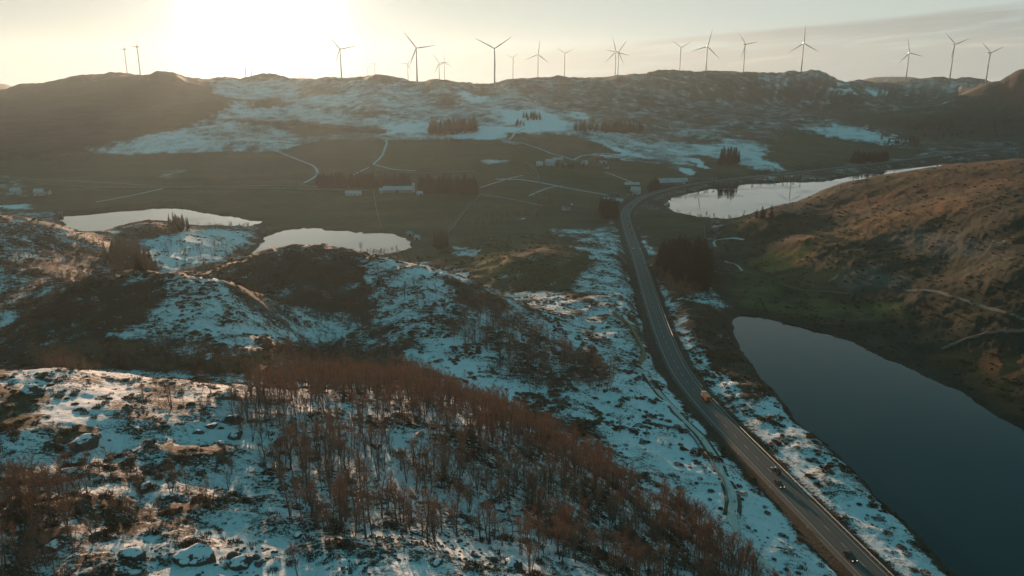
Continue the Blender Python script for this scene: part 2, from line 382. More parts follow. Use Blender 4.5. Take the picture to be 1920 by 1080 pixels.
# fit the crest of the far hills to the skyline
# road bench
m = (X2 > ROAD[:, 0].min() - 40) & (X2 < ROAD[:, 0].max() + 40) & (Y2 > ROAD[:, 1].min() - 40) & (Y2 < ROAD[:, 1].max() + 40)
dd, zz = polyline_dist(X2[m], Y2[m], ROAD[::2])
ROADD = np.full(X2.shape, 1e3); ROADD[m] = dd
t = np.clip((dd - 6.0) / 14, 0, 1); t = t * t * (3 - 2 * t)
Z1[m] = (zz - .35 - .5 * np.clip((dd - 5) / 3, 0, 1)) * (1 - t) + Z1[m] * t
# fit the crest of the far hills to the skyline
for it in range(5):
    DEP = Y2 * CP + (CAMH - Z1) * SP; ok = (Y2 > 50) & (R2 > 900) & (R2 < 4000)
    # image row of every vertex
    ydir = (Y2 * SP + (Z1 - CAMH) * CP); row = np.where(ok, 540 - FPX * ydir / np.maximum(DEP, 1), 1e6)
    top = row.min(1); jm = row.argmin(1); pxm = 960 + FPX * X2[np.arange(len(AZ)), jm] / np.maximum(DEP[np.arange(len(AZ)), jm], 1)
    tgt = np.interp(pxm, [a for a, b in SKY], [b for a, b in SKY]) + SKN
    use = np.abs(AZ) < R(60)
    ks = 31; pad = np.pad(RR[jm], ks // 2, mode='edge'); rs_ = np.convolve(pad, np.ones(ks) / ks, 'valid')
    dzc = np.where(use, np.clip((top - tgt), -25, 25) * DEP[np.arange(len(AZ)), jm] / FPX, 0)
    rc_ = RR[jm]
    dzc = np.convolve(np.pad(dzc, 4, mode='edge'), np.ones(9) / 9, 'valid')
    Z1 = Z1 + dzc[:, None] * np.exp(-((R2 - (rs_ if it < 3 else rs_)[:, None]) / 330) ** 2) * (1.0 if it else .9)
# low distant hills on the horizon
for cx, wd, py in ((1650, 90, 144.5), (1500, 60, 146), (20, 50, 155)):
    pxx = X2 / np.maximum(Y2, 1) * FPX + 960
    Z1 = np.where(R2 > 4300, np.maximum(Z1, (CAMH + (150 - py) * R2 / FPX) * np.exp(-((pxx - cx) / wd) ** 4) * np.exp(-((R2 - 5600) / 600) ** 2)), Z1)
hgt = make_h(Z1)
ZG = Z1

# ------------------------------------------------------------------ ground cover (what grows or lies where)
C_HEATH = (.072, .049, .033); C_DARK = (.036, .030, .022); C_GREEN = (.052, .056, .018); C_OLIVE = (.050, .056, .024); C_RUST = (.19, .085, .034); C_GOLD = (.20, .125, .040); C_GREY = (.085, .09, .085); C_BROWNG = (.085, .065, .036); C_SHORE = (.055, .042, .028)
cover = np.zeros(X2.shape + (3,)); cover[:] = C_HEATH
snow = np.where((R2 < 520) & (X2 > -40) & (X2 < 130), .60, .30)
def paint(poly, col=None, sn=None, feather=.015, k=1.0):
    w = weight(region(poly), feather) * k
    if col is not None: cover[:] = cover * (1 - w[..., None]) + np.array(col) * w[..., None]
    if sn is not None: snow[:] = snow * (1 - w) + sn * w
PAINT = [
 # far uplands
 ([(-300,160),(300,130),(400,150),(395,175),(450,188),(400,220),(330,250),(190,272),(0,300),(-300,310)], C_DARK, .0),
 ([(130,150),(230,140),(290,145),(270,165),(180,165)], None, .25),
 ([(395,155),(700,150),(960,165),(1080,200),(1200,300),(1060,300),(900,262),(700,262),(560,300),(380,270),(330,250),(450,190)], C_HEATH, .52, .03),
 ([(190,272),(330,240),(400,250),(410,285),(300,292),(190,290)], C_HEATH, .66),
 ([(560,235),(720,245),(700,262),(590,270)], C_BROWNG, .35),
 ([(430,225),(560,228),(720,243),(720,250),(520,240)], C_DARK, .05, .005),
 ([(450,190),(560,180),(560,215),(430,222)], C_HEATH, .3),
 ([(530,190),(650,175),(780,200),(740,230),(600,225)], C_HEATH, .62, .03),
 ([(725,235),(800,228),(805,248),(735,250)], None, .95),
 ([(860,175),(915,178),(905,192),(880,190)], None, 1.0, .006),
 ([(940,208),(1000,207),(1040,215),(1065,235),(1000,242),(950,230)], None, 1.0, .006),
 ([(840,250),(900,236),(980,240),(1060,236),(1060,243),(960,250),(930,262),(850,262)], None, 1.0, .008),
 ([(1060,206),(1100,215),(1105,226),(1075,220)], None, .9, .008),
 ([(1080,245),(1200,250),(1230,300),(1180,295),(1080,262)], None, .55),
 ([(1100,270),(1150,275),(1225,297),(1160,290)], None, 1.0, .006),
 ([(1180,265),(1300,270),(1400,265),(1480,300),(1440,330),(1330,320),(1230,300)], C_HEATH, .60, .02),
 ([(1355,262),(1420,270),(1480,305),(1400,318),(1340,300)], None, .7),
 ([(960,150),(1560,140),(1560,200),(1300,205),(1000,195)], C_DARK, .36, .03),
 ([(1040,195),(1250,200),(1300,230),(1120,225)], C_DARK, .34, .03),
 ([(1430,145),(1560,140),(1600,165),(1520,172),(1440,160)], C_GREY, .55, .02),
 ([(1540,165),(1660,168),(1650,176),(1550,173)], None, .95, .005),
 ([(1720,180),(1760,183),(1800,200),(1760,198)], None, .85, .006),
 ([(1640,155),(1880,155),(1900,170),(1750,176),(1640,165)], C_GREY, .42, .02),
 ([(1800,172),(1850,172),(1840,178),(1800,177)], None, .95, .005),
 ([(1240,240),(1360,235),(1340,262),(1200,255)], C_HEATH, .45, .02),
 ([(1440,215),(1480,216),(1500,235),(1450,228)], None, .6, .01),
 ([(1500,238),(1620,235),(1710,268),(1640,268),(1530,252)], None, .75, .012),
 ([(1560,175),(1920,180),(1920,265),(1720,270),(1640,240),(1560,215)], (.062,.058,.034), .03, .03),
 ([(1640,225),(1920,215),(1920,265),(1750,262)], C_DARK, .0, .02), ([(1560,175),(1760,180),(1760,215),(1600,215)], None, .3, .02), ([(1300,205),(1480,205),(1600,235),(1400,245)], C_DARK, .36, .02),
 # fields of the valley
 ([(-300,300),(200,290),(520,285),(600,262),(700,262),(900,264),(1050,285),(1160,300),(1230,310),(1300,325),(1240,345),(1180,372),(1165,400),(1130,425),(960,442),(830,464),(775,488),(720,470),(500,424),(350,388),(110,395),(-300,400)], C_OLIVE, .0, .006),
 ([(705,265),(860,262),(930,262),(1040,300),(1000,316),(850,320),(715,312)], C_GREEN, .0, .004),
 ([(900,330),(990,345),(1140,360),(1150,385),(1020,385),(900,365)], C_GREEN, .0, .004),
 ([(1050,310),(1220,312),(1300,330),(1200,350),(1100,335)], C_GREEN, .02, .004),
 ([(950,250),(1080,255),(1170,288),(1050,292),(960,265)], C_BROWNG, .0, .006),
 ([(1300,290),(1350,300),(1450,325),(1400,335),(1290,330)], C_OLIVE, .12, .01),
 ([(1290,296),(1310,298),(1330,316),(1318,316)], None, 1.0, .004), ([(1270,313),(1300,318),(1305,328),(1290,330)], None, .9, .004),
 ([(380,290),(520,285),(600,320),(590,345),(380,340)], C_BROWNG, .0, .006),
 ([(520,290),(600,320),(590,268)], C_HEATH, .2, .01),
 ([(0,330),(40,335),(40,370),(0,375)], None, .5, .02), ([(0,385),(60,383),(50,392),(0,394)], None, .9, .01),
 ([(290,320),(345,318),(345,335),(295,338)], None, .4, .01), ([(940,405),(985,407),(980,412),(940,412)], None, .9, .004), ([(900,300),(960,298),(955,306),(905,308)], None, .55, .006),
 ([(1195,385),(1250,400),(1330,412),(1325,440),(1320,470),(1240,455),(1195,430)], C_GREEN, .0, .004),
 ([(1205,440),(1320,460),(1320,480),(1240,475)], C_OLIVE, .12, .01),
 ([(1480,245),(1600,265),(1720,285),(1700,292),(1600,305),(1480,318),(1430,295)], C_GREEN, .02, .008),
 ([(1360,412),(1440,408),(1480,430),(1440,470),(1340,465)], C_OLIVE, .02, .01),
 ([(380,352),(560,352),(700,356),(690,400),(560,410),(420,395)], (.066,.058,.028), .0, .004), ([(700,370),(880,372),(900,395),(820,440),(700,425)], (.050,.056,.022), .0, .004), ([(880,372),(1010,390),(1000,405),(900,425),(840,435)], (.062,.060,.026), .03, .004), ([(60,345),(280,350),(370,352),(370,385),(200,385),(80,380)], (.060,.058,.028), .02, .006), ([(600,320),(700,318),(700,345),(600,343)], (.052,.050,.022), .0, .004), ([(860,262),(930,262),(1040,300),(985,305)], (.058,.062,.022), .0, .004), ([(700,322),(890,322),(890,342),(710,345)], (.064,.054,.028), .03, .004),
 # middle ground
 ([(820,465),(960,440),(1130,425),(1170,430),(1190,470),(1200,540),(1130,600),(960,560),(830,490),(740,490)], C_OLIVE, .08, .01),
 ([(960,475),(1060,470),(1120,500),(1110,540),(1000,545),(930,520)], C_GREEN, .16, .012),
 ([(890,480),(960,470),(950,500),(900,520)], C_GOLD, .0, .012), ([(1000,468),(1060,462),(1150,490),(1040,480)], C_RUST, .1, .01),
 ([(1040,430),(1150,425),(1170,445),(1150,465),(1070,450)], C_GREY, .55, .015), ([(1060,462),(1180,452),(1190,488),(1120,490)], C_HEATH, .55, .012),
 ([(840,462),(900,468),(890,482),(855,476)], None, .65, .008),
 ([(1110,495),(1195,480),(1215,560),(1240,640),(1260,700),(1180,660),(1130,600),(1070,540)], C_HEATH, .60, .012),
 ([(940,535),(1040,545),(1150,590),(1210,670),(1240,720),(1160,700),(1040,640),(950,580)], C_HEATH, .64, .012),
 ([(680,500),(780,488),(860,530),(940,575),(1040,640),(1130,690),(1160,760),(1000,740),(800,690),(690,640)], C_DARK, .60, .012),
 ([(400,500),(520,465),(640,462),(700,485),(690,600),(650,600),(480,560)], (.048,.032,.019), .22, .012),
 ([(660,480),(740,488),(860,530),(850,560),(700,540)], None, .62, .01),
 ([(840,520),(960,560),(930,600),(860,560)], C_HEATH, .25, .01),
 ([(840,590),(960,600),(1160,680),(1160,740),(1000,720),(860,660)], C_DARK, .48, .015),
 ([(450,555),(650,590),(700,640),(640,650),(520,640)], C_GREY, .58, .01), ([(540,590),(620,600),(640,640),(560,640)], C_GREY, .85, .01),
 ([(760,660),(880,680),(1000,740),(970,770),(860,720)], None, .92, .01),
 # second hill
 ([(0,630),(60,580),(200,500),(310,508),(330,560),(280,660),(0,690)], (.040,.031,.018), .24, .015),
 ([(195,506),(310,508),(400,520),(400,560),(280,530)], C_HEATH, .5, .012),
 ([(290,530),(400,520),(450,550),(540,620),(520,640),(400,650),(240,650),(300,600)], C_HEATH, .68, .015),
 ([(200,620),(300,600),(300,640),(210,660)], None, .62, .015),
 # valley of the left lakes
 ([(-300,400),(160,402),(260,440),(290,500),(200,505),(60,580),(-300,600)], (.040,.031,.022), .42, .015),
 ([(0,570),(60,570),(20,610),(0,610)], None, .6, .01),
 ([(245,455),(300,440),(340,430),(450,432),(480,440),(420,490),(330,510),(290,500)], C_GREY, .82, .01),
 ([(220,420),(260,405),(345,410),(330,440),(260,450),(220,440)], C_DARK, .25, .01),
 ([(430,470),(480,455),(500,440),(440,490),(400,510)], C_DARK, .35, .01),
 # slope by the road and the two shores
 ([(1040,740),(1160,700),(1240,700),(1290,740),(1640,1100),(1500,1100),(1380,1000),(1200,880),(1120,800)], C_HEATH, .83, .012),
 ([(1130,760),(1200,740),(1260,820),(1350,930),(1330,960),(1200,880)], None, .84, .012),
 ([(1220,480),(1300,560),(1400,590),(1370,610),(1385,660),(1440,740),(1500,800),(1600,885),(1700,980),(1810,1100),(1680,1100),(1400,790),(1290,640),(1240,540)], C_HEATH, .72, .012),
 ([(1270,560),(1385,580),(1372,610),(1385,660),(1450,745),(1420,760),(1340,680),(1290,600)], C_SHORE, .18, .014),
 ([(1330,740),(1400,760),(1500,830),(1420,790)], C_HEATH, .5, .012), 
 ([(1215,455),(1260,470),(1300,540),(1270,560),(1230,520)], C_RUST, .1, .01), ([(1195,455),(1205,450),(1240,478),(1225,478)], None, .75, .006),
 # hill beyond the near lake
 ([(1340,470),(1440,400),(1560,350),(1700,315),(1920,295),(2500,280),(2500,1000),(1920,806),(1700,690),(1480,606),(1395,588),(1350,560)], (.034,.037,.022), .05, .008),
 ([(1460,420),(1560,372),(1800,330),(1920,318),(1920,350),(1760,360),(1640,390),(1480,440)], (.085,.048,.026), .0, .02),
 ([(1480,450),(1620,405),(1780,370),(1860,372),(1800,400),(1640,440),(1540,470),(1420,490)], (.125,.070,.032), .0, .02),
 ([(1700,315),(1920,295),(1920,310),(1760,335),(1620,360)], (.095,.060,.030), .0, .015),
 ([(1400,490),(1480,460),(1540,465),(1500,500),(1440,510)], C_GOLD, .0, .015),
 ([(1440,520),(1560,485),(1600,510),(1540,545),(1460,530)], (.12,.085,.04), .04, .02),
 ([(1640,450),(1740,430),(1850,455),(1880,480),(1740,475)], (.075,.08,.07), .05, .015), ([(1560,520),(1640,498),(1700,520),(1690,545),(1600,540)], (.07,.08,.065), .05, .012),
 ([(1480,560),(1560,555),(1690,590),(1620,600),(1500,600)], (.13,.095,.04), .06, .02), ([(1640,570),(1690,565),(1695,580),(1640,582)], (.15,.14,.04), .1, .006),
 ([(1380,490),(1440,520),(1480,570),(1480,600),(1400,585),(1370,540)], (.09,.085,.03), .02, .015),
 ([(1600,640),(1640,650),(1700,685),(1750,712),(1720,700),(1640,668)], C_RUST, .0, .006),
 ([(1740,670),(1830,655),(1920,680),(1920,805),(1860,770),(1800,735),(1740,705)], (.12,.062,.026), .0, .015),
 ([(-300,395),(160,400),(255,445),(290,500),(205,505),(60,580),(-300,600)], (.034,.030,.022), .40, .012), ([(1860,450),(1920,455),(1920,470),(1880,465)], None, .5, .01),
 # near hill
 ([(0,700),(60,690),(300,695),(420,700),(520,690),(700,700),(820,730),(1000,790),(1200,900),(1420,1050),(1500,1120),(1000,1250),(-300,1300),(-300,720)], C_HEATH, .64, .012),
 ([(450,700),(760,700),(1000,800),(1240,940),(1300,1000),(1100,960),(800,880),(560,840),(450,760)], (.055,.038,.024), .62, .02),
 ([(60,640),(420,640),(560,650),(500,700),(300,692),(60,690)], C_RUST, .2, .01),
 ([(250,640),(480,620),(500,660),(300,680)], C_HEATH, .5, .01),
 ([(100,760),(200,760),(230,860),(120,900),(60,860)], None, .72, .03), ([(260,780),(340,800),(320,900),(270,880)], None, .7, .03),
 ([(430,1000),(760,1000),(900,1080),(600,1200),(300,1200),(380,1060)], None, .68, .02),
 ([(0,720),(70,740),(40,800),(0,800)], C_BROWNG, .05, .02), ([(0,880),(100,900),(140,1080),(60,1200),(0,1200)], C_HEATH, .3, .03),
 ([(70,810),(190,800),(180,830),(90,850)], C_BROWNG, .2, .02), ([(140,920),(260,930),(280,1000),(180,1010)], C_HEATH, .35, .02),
 ([(1380,960),(1420,1000),(1490,1080),(1440,1080),(1370,1010)], None, .8, .01),
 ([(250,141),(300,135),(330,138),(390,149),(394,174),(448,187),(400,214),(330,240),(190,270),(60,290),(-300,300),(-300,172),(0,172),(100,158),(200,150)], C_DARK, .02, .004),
 ([(398,152),(470,150),(560,152),(570,215),(430,224),(404,214),(452,188),(398,174)], C_HEATH, .60, .006), ([(690,142),(730,138),(770,150),(720,156)], C_DARK, .1, .01), ([(880,166),(915,165),(925,178),(890,182)], C_DARK, .15, .01), ([(560,162),(610,158),(640,172),(590,178)], C_HEATH, .25, .015), ([(820,176),(850,172),(860,196),(830,205)], C_DARK, .2, .015), ([(640,205),(700,198),(740,212),(680,222)], C_HEATH, .28, .02), ([(780,158),(860,156),(850,168),(790,168)], C_HEATH, .3, .015), ([(460,190),(520,182),(540,196),(480,205)], C_DARK, .2, .01), ([(530,232),(600,236),(640,252),(560,256)], C_HEATH, .2, .015), ([(1870,130),(1960,120),(1960,190),(1840,175)], C_DARK, .18, .01),  # last patch darkens the far right crest to tone down its sunlight
 ([(1780,60),(1781,61),(1782,60)], None, None),
]
for p in PAINT[:-1]: paint(*p)
# verge of bare ground along the road, dry shore rims
w = np.clip(1 - np.abs(ROADD - 6) / 3.2, 0, 1); w = np.clip(w * 1.6, 0, 1)
tg_ = np.gradient(ROAD[:, :2], axis=0)[::4]; rp_ = ROAD[::4, :2]
mk = ROADD < 16; xm, ym = X2[mk], Y2[mk]; sg = np.zeros(len(xm))
for c0 in range(0, len(xm), 20000):
    xx, yy = xm[c0:c0 + 20000], ym[c0:c0 + 20000]; ii = np.argmin((xx[:, None] - rp_[None, :, 0]) ** 2 + (yy[:, None] - rp_[None, :, 1]) ** 2, axis=1)
    sg[c0:c0 + 20000] = tg_[ii, 0] * (yy - rp_[ii, 1]) - tg_[ii, 1] * (xx - rp_[ii, 0])
ditch = np.zeros(X2.shape); ditch[mk] = np.where(sg > 0, np.clip((11.0 + 1.5 * gn_a[mk] - ROADD[mk]) / 2.0, 0, 1), 0)
cover[:] = cover * (1 - ditch[..., None] * .75) + np.array((.036, .036, .028)) * ditch[..., None] * .75; snow -= ditch * .45
cover[:] = cover * (1 - w[..., None] * .8) + np.array((.050, .044, .030)) * w[..., None] * .8
snow -= w * .42
for k, (lz, _) in LAKES.items():
    e = np.clip(1 - (ZG - lz) / .9, 0, 1) * (ZG < lz + 1.2) * (R2 < 1700)
    snow -= e * .6; cover[:] = cover * (1 - .6 * e[..., None]) + np.array(C_SHORE) * .6 * e[..., None]
big = gnoise(X2 / 60, Y2 / 45, 21) * .5 + gnoise(X2 / 18, Y2 / 14, 22) * .5
snow += np.clip(-small * .32, -.25, .25) * (1 - flat) * (snow > .08) * (snow < .93) * (R2 < 900)
snow += big * .26 * (1 - flat) * (snow > .05) * (snow < .93)
cover *= (1 + (.30 * flat * gnoise(X2 / 160 + .3 * Y2 / 100, Y2 / 26, 25) + .12 * flat * gnoise(X2 / 60, Y2 / 7, 26))[..., None])
cover *= (1 + .30 * big[..., None] + .12 * gnoise(X2 / 150, Y2 / 60, 24)[..., None])

# ------------------------------------------------------------------ materials
def newmat(name):
    m = bpy.data.materials.new(name); m.use_nodes = True; t = m.node_tree
    for n in list(t.nodes): t.nodes.remove(n)
    o = t.nodes.new('ShaderNodeOutputMaterial'); b = t.nodes.new('ShaderNodeBsdfPrincipled'); t.links.new(b.outputs[0], o.inputs[0])
    b.inputs['Specular IOR Level'].default_value = .25
    return m, G(t), b
def plain(name, col, rough=.7, var=.25, scale=3.0, metal=0.0, spec=.3, emit=None):
    m, g, b = newmat(name)
    tcn = g.t.nodes.new('ShaderNodeTexCoord'); n = g.noise(tcn.outputs['Object'], scale, 4)
    c = g.mix(n, tuple(x * (1 - var) for x in col), tuple(min(1, x * (1 + var)) for x in col)); g.link(c, b.inputs['Base Color'])
    b.inputs['Roughness'].default_value = rough; b.inputs['Metallic'].default_value = metal; b.inputs['Specular IOR Level'].default_value = spec
    if emit: b.inputs['Emission Color'].default_value = (*emit[:3], 1); b.inputs['Emission Strength'].default_value = emit[3]
    return m
def ground_material():
    m, g, b = newmat('heath_and_snow')
    geo = g.t.nodes.new('ShaderNodeNewGeometry'); P = geo.outputs['Position']
    a = g.t.nodes.new('ShaderNodeAttribute'); a.attribute_name = 'cover'
    s = g.t.nodes.new('ShaderNodeAttribute'); s.attribute_name = 'snow'
    nA = g.noise(P, .035, 5, .62, .5); nB = g.noise(P, .32, 6, .68, .3); nC = g.noise(P, 1.7, 5, .72)
    mp = g.t.nodes.new('ShaderNodeMapping'); mp.inputs['Rotation'].default_value = (0, 0, R(35)); mp.inputs['Scale'].default_value = (.42, 1.25, 1); g.link(P, mp.inputs[0]); nD = g.noise(mp.outputs[0], .42, 6, .65, .8)
    nm = g.math('ADD', g.math('ADD', g.math('MULTIPLY', nA, .20), g.math('MULTIPLY', nD, .26)), g.math('ADD', g.math('MULTIPLY', nB, .16), g.math('MULTIPLY', nC, .38)))
    nz = g.sep(geo.outputs['Normal'])[2]
    steep = g.math('MULTIPLY', g.math('SUBTRACT', 1.0, g.step(nz, .70, .93)), .30)
    val = g.math('SUBTRACT', g.math('ADD', g.math('MULTIPLY', g.math('SUBTRACT', nm, .5), 4.2), s.outputs['Fac']), steep)
    mask = g.math('MULTIPLY', g.step(val, .44, .58), g.step(s.outputs['Fac'], .01, .10))
    v = g.noise(P, .55, 7, .8); v2 = g.noise(P, .09, 6, .7)
    soil = g.mix(1.0, a.outputs['Color'], g.mix(v, (.22, .22, .24), (1.8, 1.78, 1.72)), 'MULTIPLY')
    soil = g.mix(1.0, soil, g.mix(v2, (.35, .40, .42), (1.75, 1.65, 1.55)), 'MULTIPLY')
    sn = g.mix(nB, (.70, .73, .76), (.86, .87, .88))
    sn = g.mix(g.math('SUBTRACT', 1.0, g.step(val, .5, .85)), sn, (.60, .61, .60))
    g.link(g.mix(mask, soil, sn), b.inputs['Base Color'])
    b.inputs['Roughness'].default_value = .85; b.inputs['Specular IOR Level'].default_value = .15
    hh = g.math('ADD', g.math('MULTIPLY', g.noise(P, .9, 5, .7), .55), g.math('MULTIPLY', mask, .12))
    bp = g.t.nodes.new('ShaderNodeBump'); bp.inputs['Strength'].default_value = .8; bp.inputs['Distance'].default_value = .9
    g.link(hh, bp.inputs['Height']); g.link(bp.outputs[0], b.inputs['Normal'])
    return m
M_GROUND = ground_material()
def water_material(ior=1.33):
    m, g, b = newmat('lake_water')
    b.inputs['Base Color'].default_value = (.004, .022, .024, 1); b.inputs['Roughness'].default_value = .04
    b.inputs['IOR'].default_value = ior; b.inputs['Specular IOR Level'].default_value = .5
    geo = g.t.nodes.new('ShaderNodeNewGeometry'); n = g.noise(g.vscale(geo.outputs['Position'], (.5, .22, 1)), .5, 3, .5)
    n5 = g.noise(g.vscale(geo.outputs['Position'], (.012, .035, 1)), 1.0, 4, .6, .6); g.link(g.math('MULTIPLY', g.step(n5, .42, .68), .16), b.inputs['Roughness'])
    bp = g.t.nodes.new('ShaderNodeBump'); bp.inputs['Strength'].default_value = .05; bp.inputs['Distance'].default_value = .25
    g.link(n, bp.inputs['Height']); g.link(bp.outputs[0], b.inputs['Normal'])
    return m
M_WATER = water_material(); M_BRIGHT_WATER = water_material(1.75)  # second water has a raised IOR, added to brighten the sky reflection

# ------------------------------------------------------------------ object helpers
def np_mesh(name, verts, faces, mats, smooth=False, midx=None):
    """verts (n,3); faces: (m,3) or (m,4) array"""
    me = bpy.data.meshes.new(name); verts = np.asarray(verts, np.float32); faces = np.asarray(faces, np.int32); k = faces.shape[1]
    me.vertices.add(len(verts)); me.vertices.foreach_set('co', verts.ravel())
    me.loops.add(faces.size); me.loops.foreach_set('vertex_index', faces.ravel())
    me.polygons.add(len(faces)); me.polygons.foreach_set('loop_start', np.arange(0, faces.size, k, dtype=np.int32))
    if midx is not None: me.polygons.foreach_set('material_index', np.asarray(midx, np.int32))
    if smooth: me.polygons.foreach_set('use_smooth', np.ones(len(faces), bool))
    for m in (mats if isinstance(mats, (list, tuple)) else [mats]): me.materials.append(m)
    me.update(calc_edges=True); me.validate(); return me
def link(name, me, parent=None, **props):
    o = bpy.data.objects.new(name, me); COL.objects.link(o)
    if parent is not None: o.parent = parent
    for k, v in props.items(): o[k] = v
    return o
class MB:
    """collects polygons, then becomes one mesh object"""
    def __init__(s): s.v = []; s.f = []
    def add(s, vs, fs):
        b = len(s.v); s.v += [tuple(p) for p in vs]; s.f += [tuple(i + b for i in q) for q in fs]
    def box(s, c, d, mat=None):
        x, y, z = [q / 2 for q in d]
        vs = [Vector((sx * x, sy * y, sz * z)) + Vector(c) for sx in (-1, 1) for sy in (-1, 1) for sz in (-1, 1)]
        if mat is not None: vs = [mat @ p for p in vs]
        s.add(vs, [(0, 1, 3, 2), (4, 6, 7, 5), (0, 4, 5, 1), (2, 3, 7, 6), (0, 2, 6, 4), (1, 5, 7, 3)])
    def tube(s, pts, rad, n=8, cap=True):
        pts = [Vector(p) for p in pts]; rad = rad if isinstance(rad, (list, tuple)) else [rad] * len(pts); rings = []
        for i, p in enumerate(pts):
            d = (pts[min(i + 1, len(pts) - 1)] - pts[max(i - 1, 0)]).normalized()
            a = d.cross(Vector((0, 0, 1)) if abs(d.z) < .9 else Vector((1, 0, 0))).normalized(); b2 = d.cross(a)
            rings.append([p + (a * math.cos(t) + b2 * math.sin(t)) * rad[i] for t in [2 * math.pi * k / n for k in range(n)]])
        vs = [q for r_ in rings for q in r_]; fs = []
        for i in range(len(pts) - 1):
            for k in range(n): fs.append((i * n + k, i * n + (k + 1) % n, (i + 1) * n + (k + 1) % n, (i + 1) * n + k))
        if cap: fs += [tuple(range(n))[::-1], tuple((len(pts) - 1) * n + k for k in range(n))]
        s.add(vs, fs)
    def mesh(s, name, mat, smooth=False):
        me = bpy.data.meshes.new(name); me.from_pydata(s.v, [], s.f); me.materials.append(mat)
        if smooth: me.polygons.foreach_set('use_smooth', np.ones(len(me.polygons), bool))
        me.update(); return me
def empty(name, loc, rz=0, **props):
    o = bpy.data.objects.new(name, None); COL.objects.link(o); o.location = loc; o.rotation_euler = (0, 0, rz); o.empty_display_size = .5
    for k, v in props.items(): o[k] = v
    return o
def copy_tree(o, parent=None):
    c = o.copy(); COL.objects.link(c); c.parent = parent
    for ch in list(KIDS.get(o.name, [])):
        d = copy_tree(ch, c); KIDS.setdefault(c.name, []).append(d)
    return c
KIDS = {}
def part(name, me, parent, **p):
    o = link(name, me, parent, **p); KIDS.setdefault(parent.name, []).append(o); return o

# ------------------------------------------------------------------ terrain mesh
na, nr = X2.shape
idx = np.arange(na * nr).reshape(na, nr)
q = np.stack([idx[:-1, :-1], idx[:-1, 1:], idx[1:, 1:], idx[1:, :-1]], -1).reshape(-1, 4)
me = np_mesh('terrain', np.stack([X2, Y2, ZG], -1).reshape(-1, 3), q, M_GROUND, smooth=True)
at = me.attributes.new('cover', 'FLOAT_COLOR', 'POINT'); at.data.foreach_set('color', np.concatenate([np.clip(cover, 0.004, 1).reshape(-1, 3), np.ones((na * nr, 1))], 1).astype(np.float32).ravel())
at = me.attributes.new('snow', 'FLOAT', 'POINT'); at.data.foreach_set('value', np.clip(snow, 0, 1.2).astype(np.float32).ravel())
link('terrain', me, kind='structure')
for li_, (k, (lz, _)) in enumerate(LAKES.items()):
    inl = (SD > -6) & (LI == li_); cell = inl[:-1, :-1] | inl[1:, :-1] | inl[:-1, 1:] | inl[1:, 1:]
    f = q.reshape(na - 1, nr - 1, 4)[cell]; used, inv = np.unique(f.ravel(), return_inverse=True)
    v = np.column_stack([X2.ravel()[used], Y2.ravel()[used], np.full(len(used), lz)]); f = inv.reshape(f.shape)
    me = np_mesh(k, v, f, M_WATER if k == 'near_lake' else M_BRIGHT_WATER)
    if me.polygons[0].normal.z < 0: me.flip_normals()
    link(k, me, kind='structure')

# ------------------------------------------------------------------ road
def ribbon(P, offs, width, lift, sl=None, zfun=None):
    """flat strip beside the centre line P (n,3)"""
    P = P if sl is None else P[sl]
    t = np.gradient(P[:, :2], axis=0); t /= np.linalg.norm(t, axis=1)[:, None]; nrm = np.stack([t[:, 1], -t[:, 0]], 1)
    L = P[:, :2] + nrm * (offs - width / 2); Rr = P[:, :2] + nrm * (offs + width / 2)
    zl = (P[:, 2] if zfun is None else zfun(L[:, 0], L[:, 1])) + lift; zr = (P[:, 2] if zfun is None else zfun(Rr[:, 0], Rr[:, 1])) + lift
    n = len(P); v = np.concatenate([np.column_stack([L, zl]), np.column_stack([Rr, zr])])
    i = np.arange(n - 1); return v, np.stack([i, i + n, i + n + 1, i + 1], 1)
def asphalt():
    m, g, b = newmat('asphalt'); tcn = g.t.nodes.new('ShaderNodeAttribute'); tcn.attribute_name = 'across'
    geo = g.t.nodes.new('ShaderNodeNewGeometry'); P = geo.outputs['Position']; x = tcn.outputs['Fac']
    wv = g.math('ABSOLUTE', g.math('SINE', g.math('MULTIPLY', x, 1.72)))
    n = g.noise(P, .25, 4, .6); n2 = g.noise(P, 3.0, 3)
    c = g.mix(g.math('MULTIPLY', wv, g.math('ADD', .4, g.math('MULTIPLY', n, .5))), (.125, .118, .105), (.078, .075, .070))
    c = g.mix(g.math('MULTIPLY', n2, .35), c, (.11, .105, .10)); g.link(c, b.inputs['Base Color']); b.inputs['Roughness'].default_value = .75
    return m
M_ASPH = asphalt(); M_PAINT = plain('road_paint', (.50, .48, .42), .6, .2, 1.0)
def road_mesh():
    offs = np.linspace(-4.4, 4.4, 9); P = ROAD; t = np.gradient(P[:, :2], axis=0); t /= np.linalg.norm(t, axis=1)[:, None]; nr_ = np.stack([t[:, 1], -t[:, 0]], 1)
    v = []; ac = []
    for o in offs:
        xy = P[:, :2] + nr_ * o; v.append(np.column_stack([xy, P[:, 2] + .12 - .02 * abs(o)])); ac.append(np.full(len(P), o))
    # side skirts
    for o, s_ in ((-5.6, -1), (5.6, 1)):
        xy = P[:, :2] + nr_ * o; w_ = np.column_stack([xy, P[:, 2] - .75]);
        if s_ < 0: v.insert(0, w_); ac.insert(0, np.full(len(P), o))
        else: v.append(w_); ac.append(np.full(len(P), o))
    n = len(P); m = len(v); V_ = np.concatenate(v); i = np.arange(n - 1); f = []
    for k in range(m - 1): f.append(np.stack([k * n + i, (k + 1) * n + i, (k + 1) * n + i + 1, k * n + i + 1], 1))
    me = np_mesh('road', V_, np.concatenate(f), M_ASPH); at = me.attributes.new('across', 'FLOAT', 'POINT'); at.data.foreach_set('value', np.concatenate(ac).astype(np.float32))
    return me
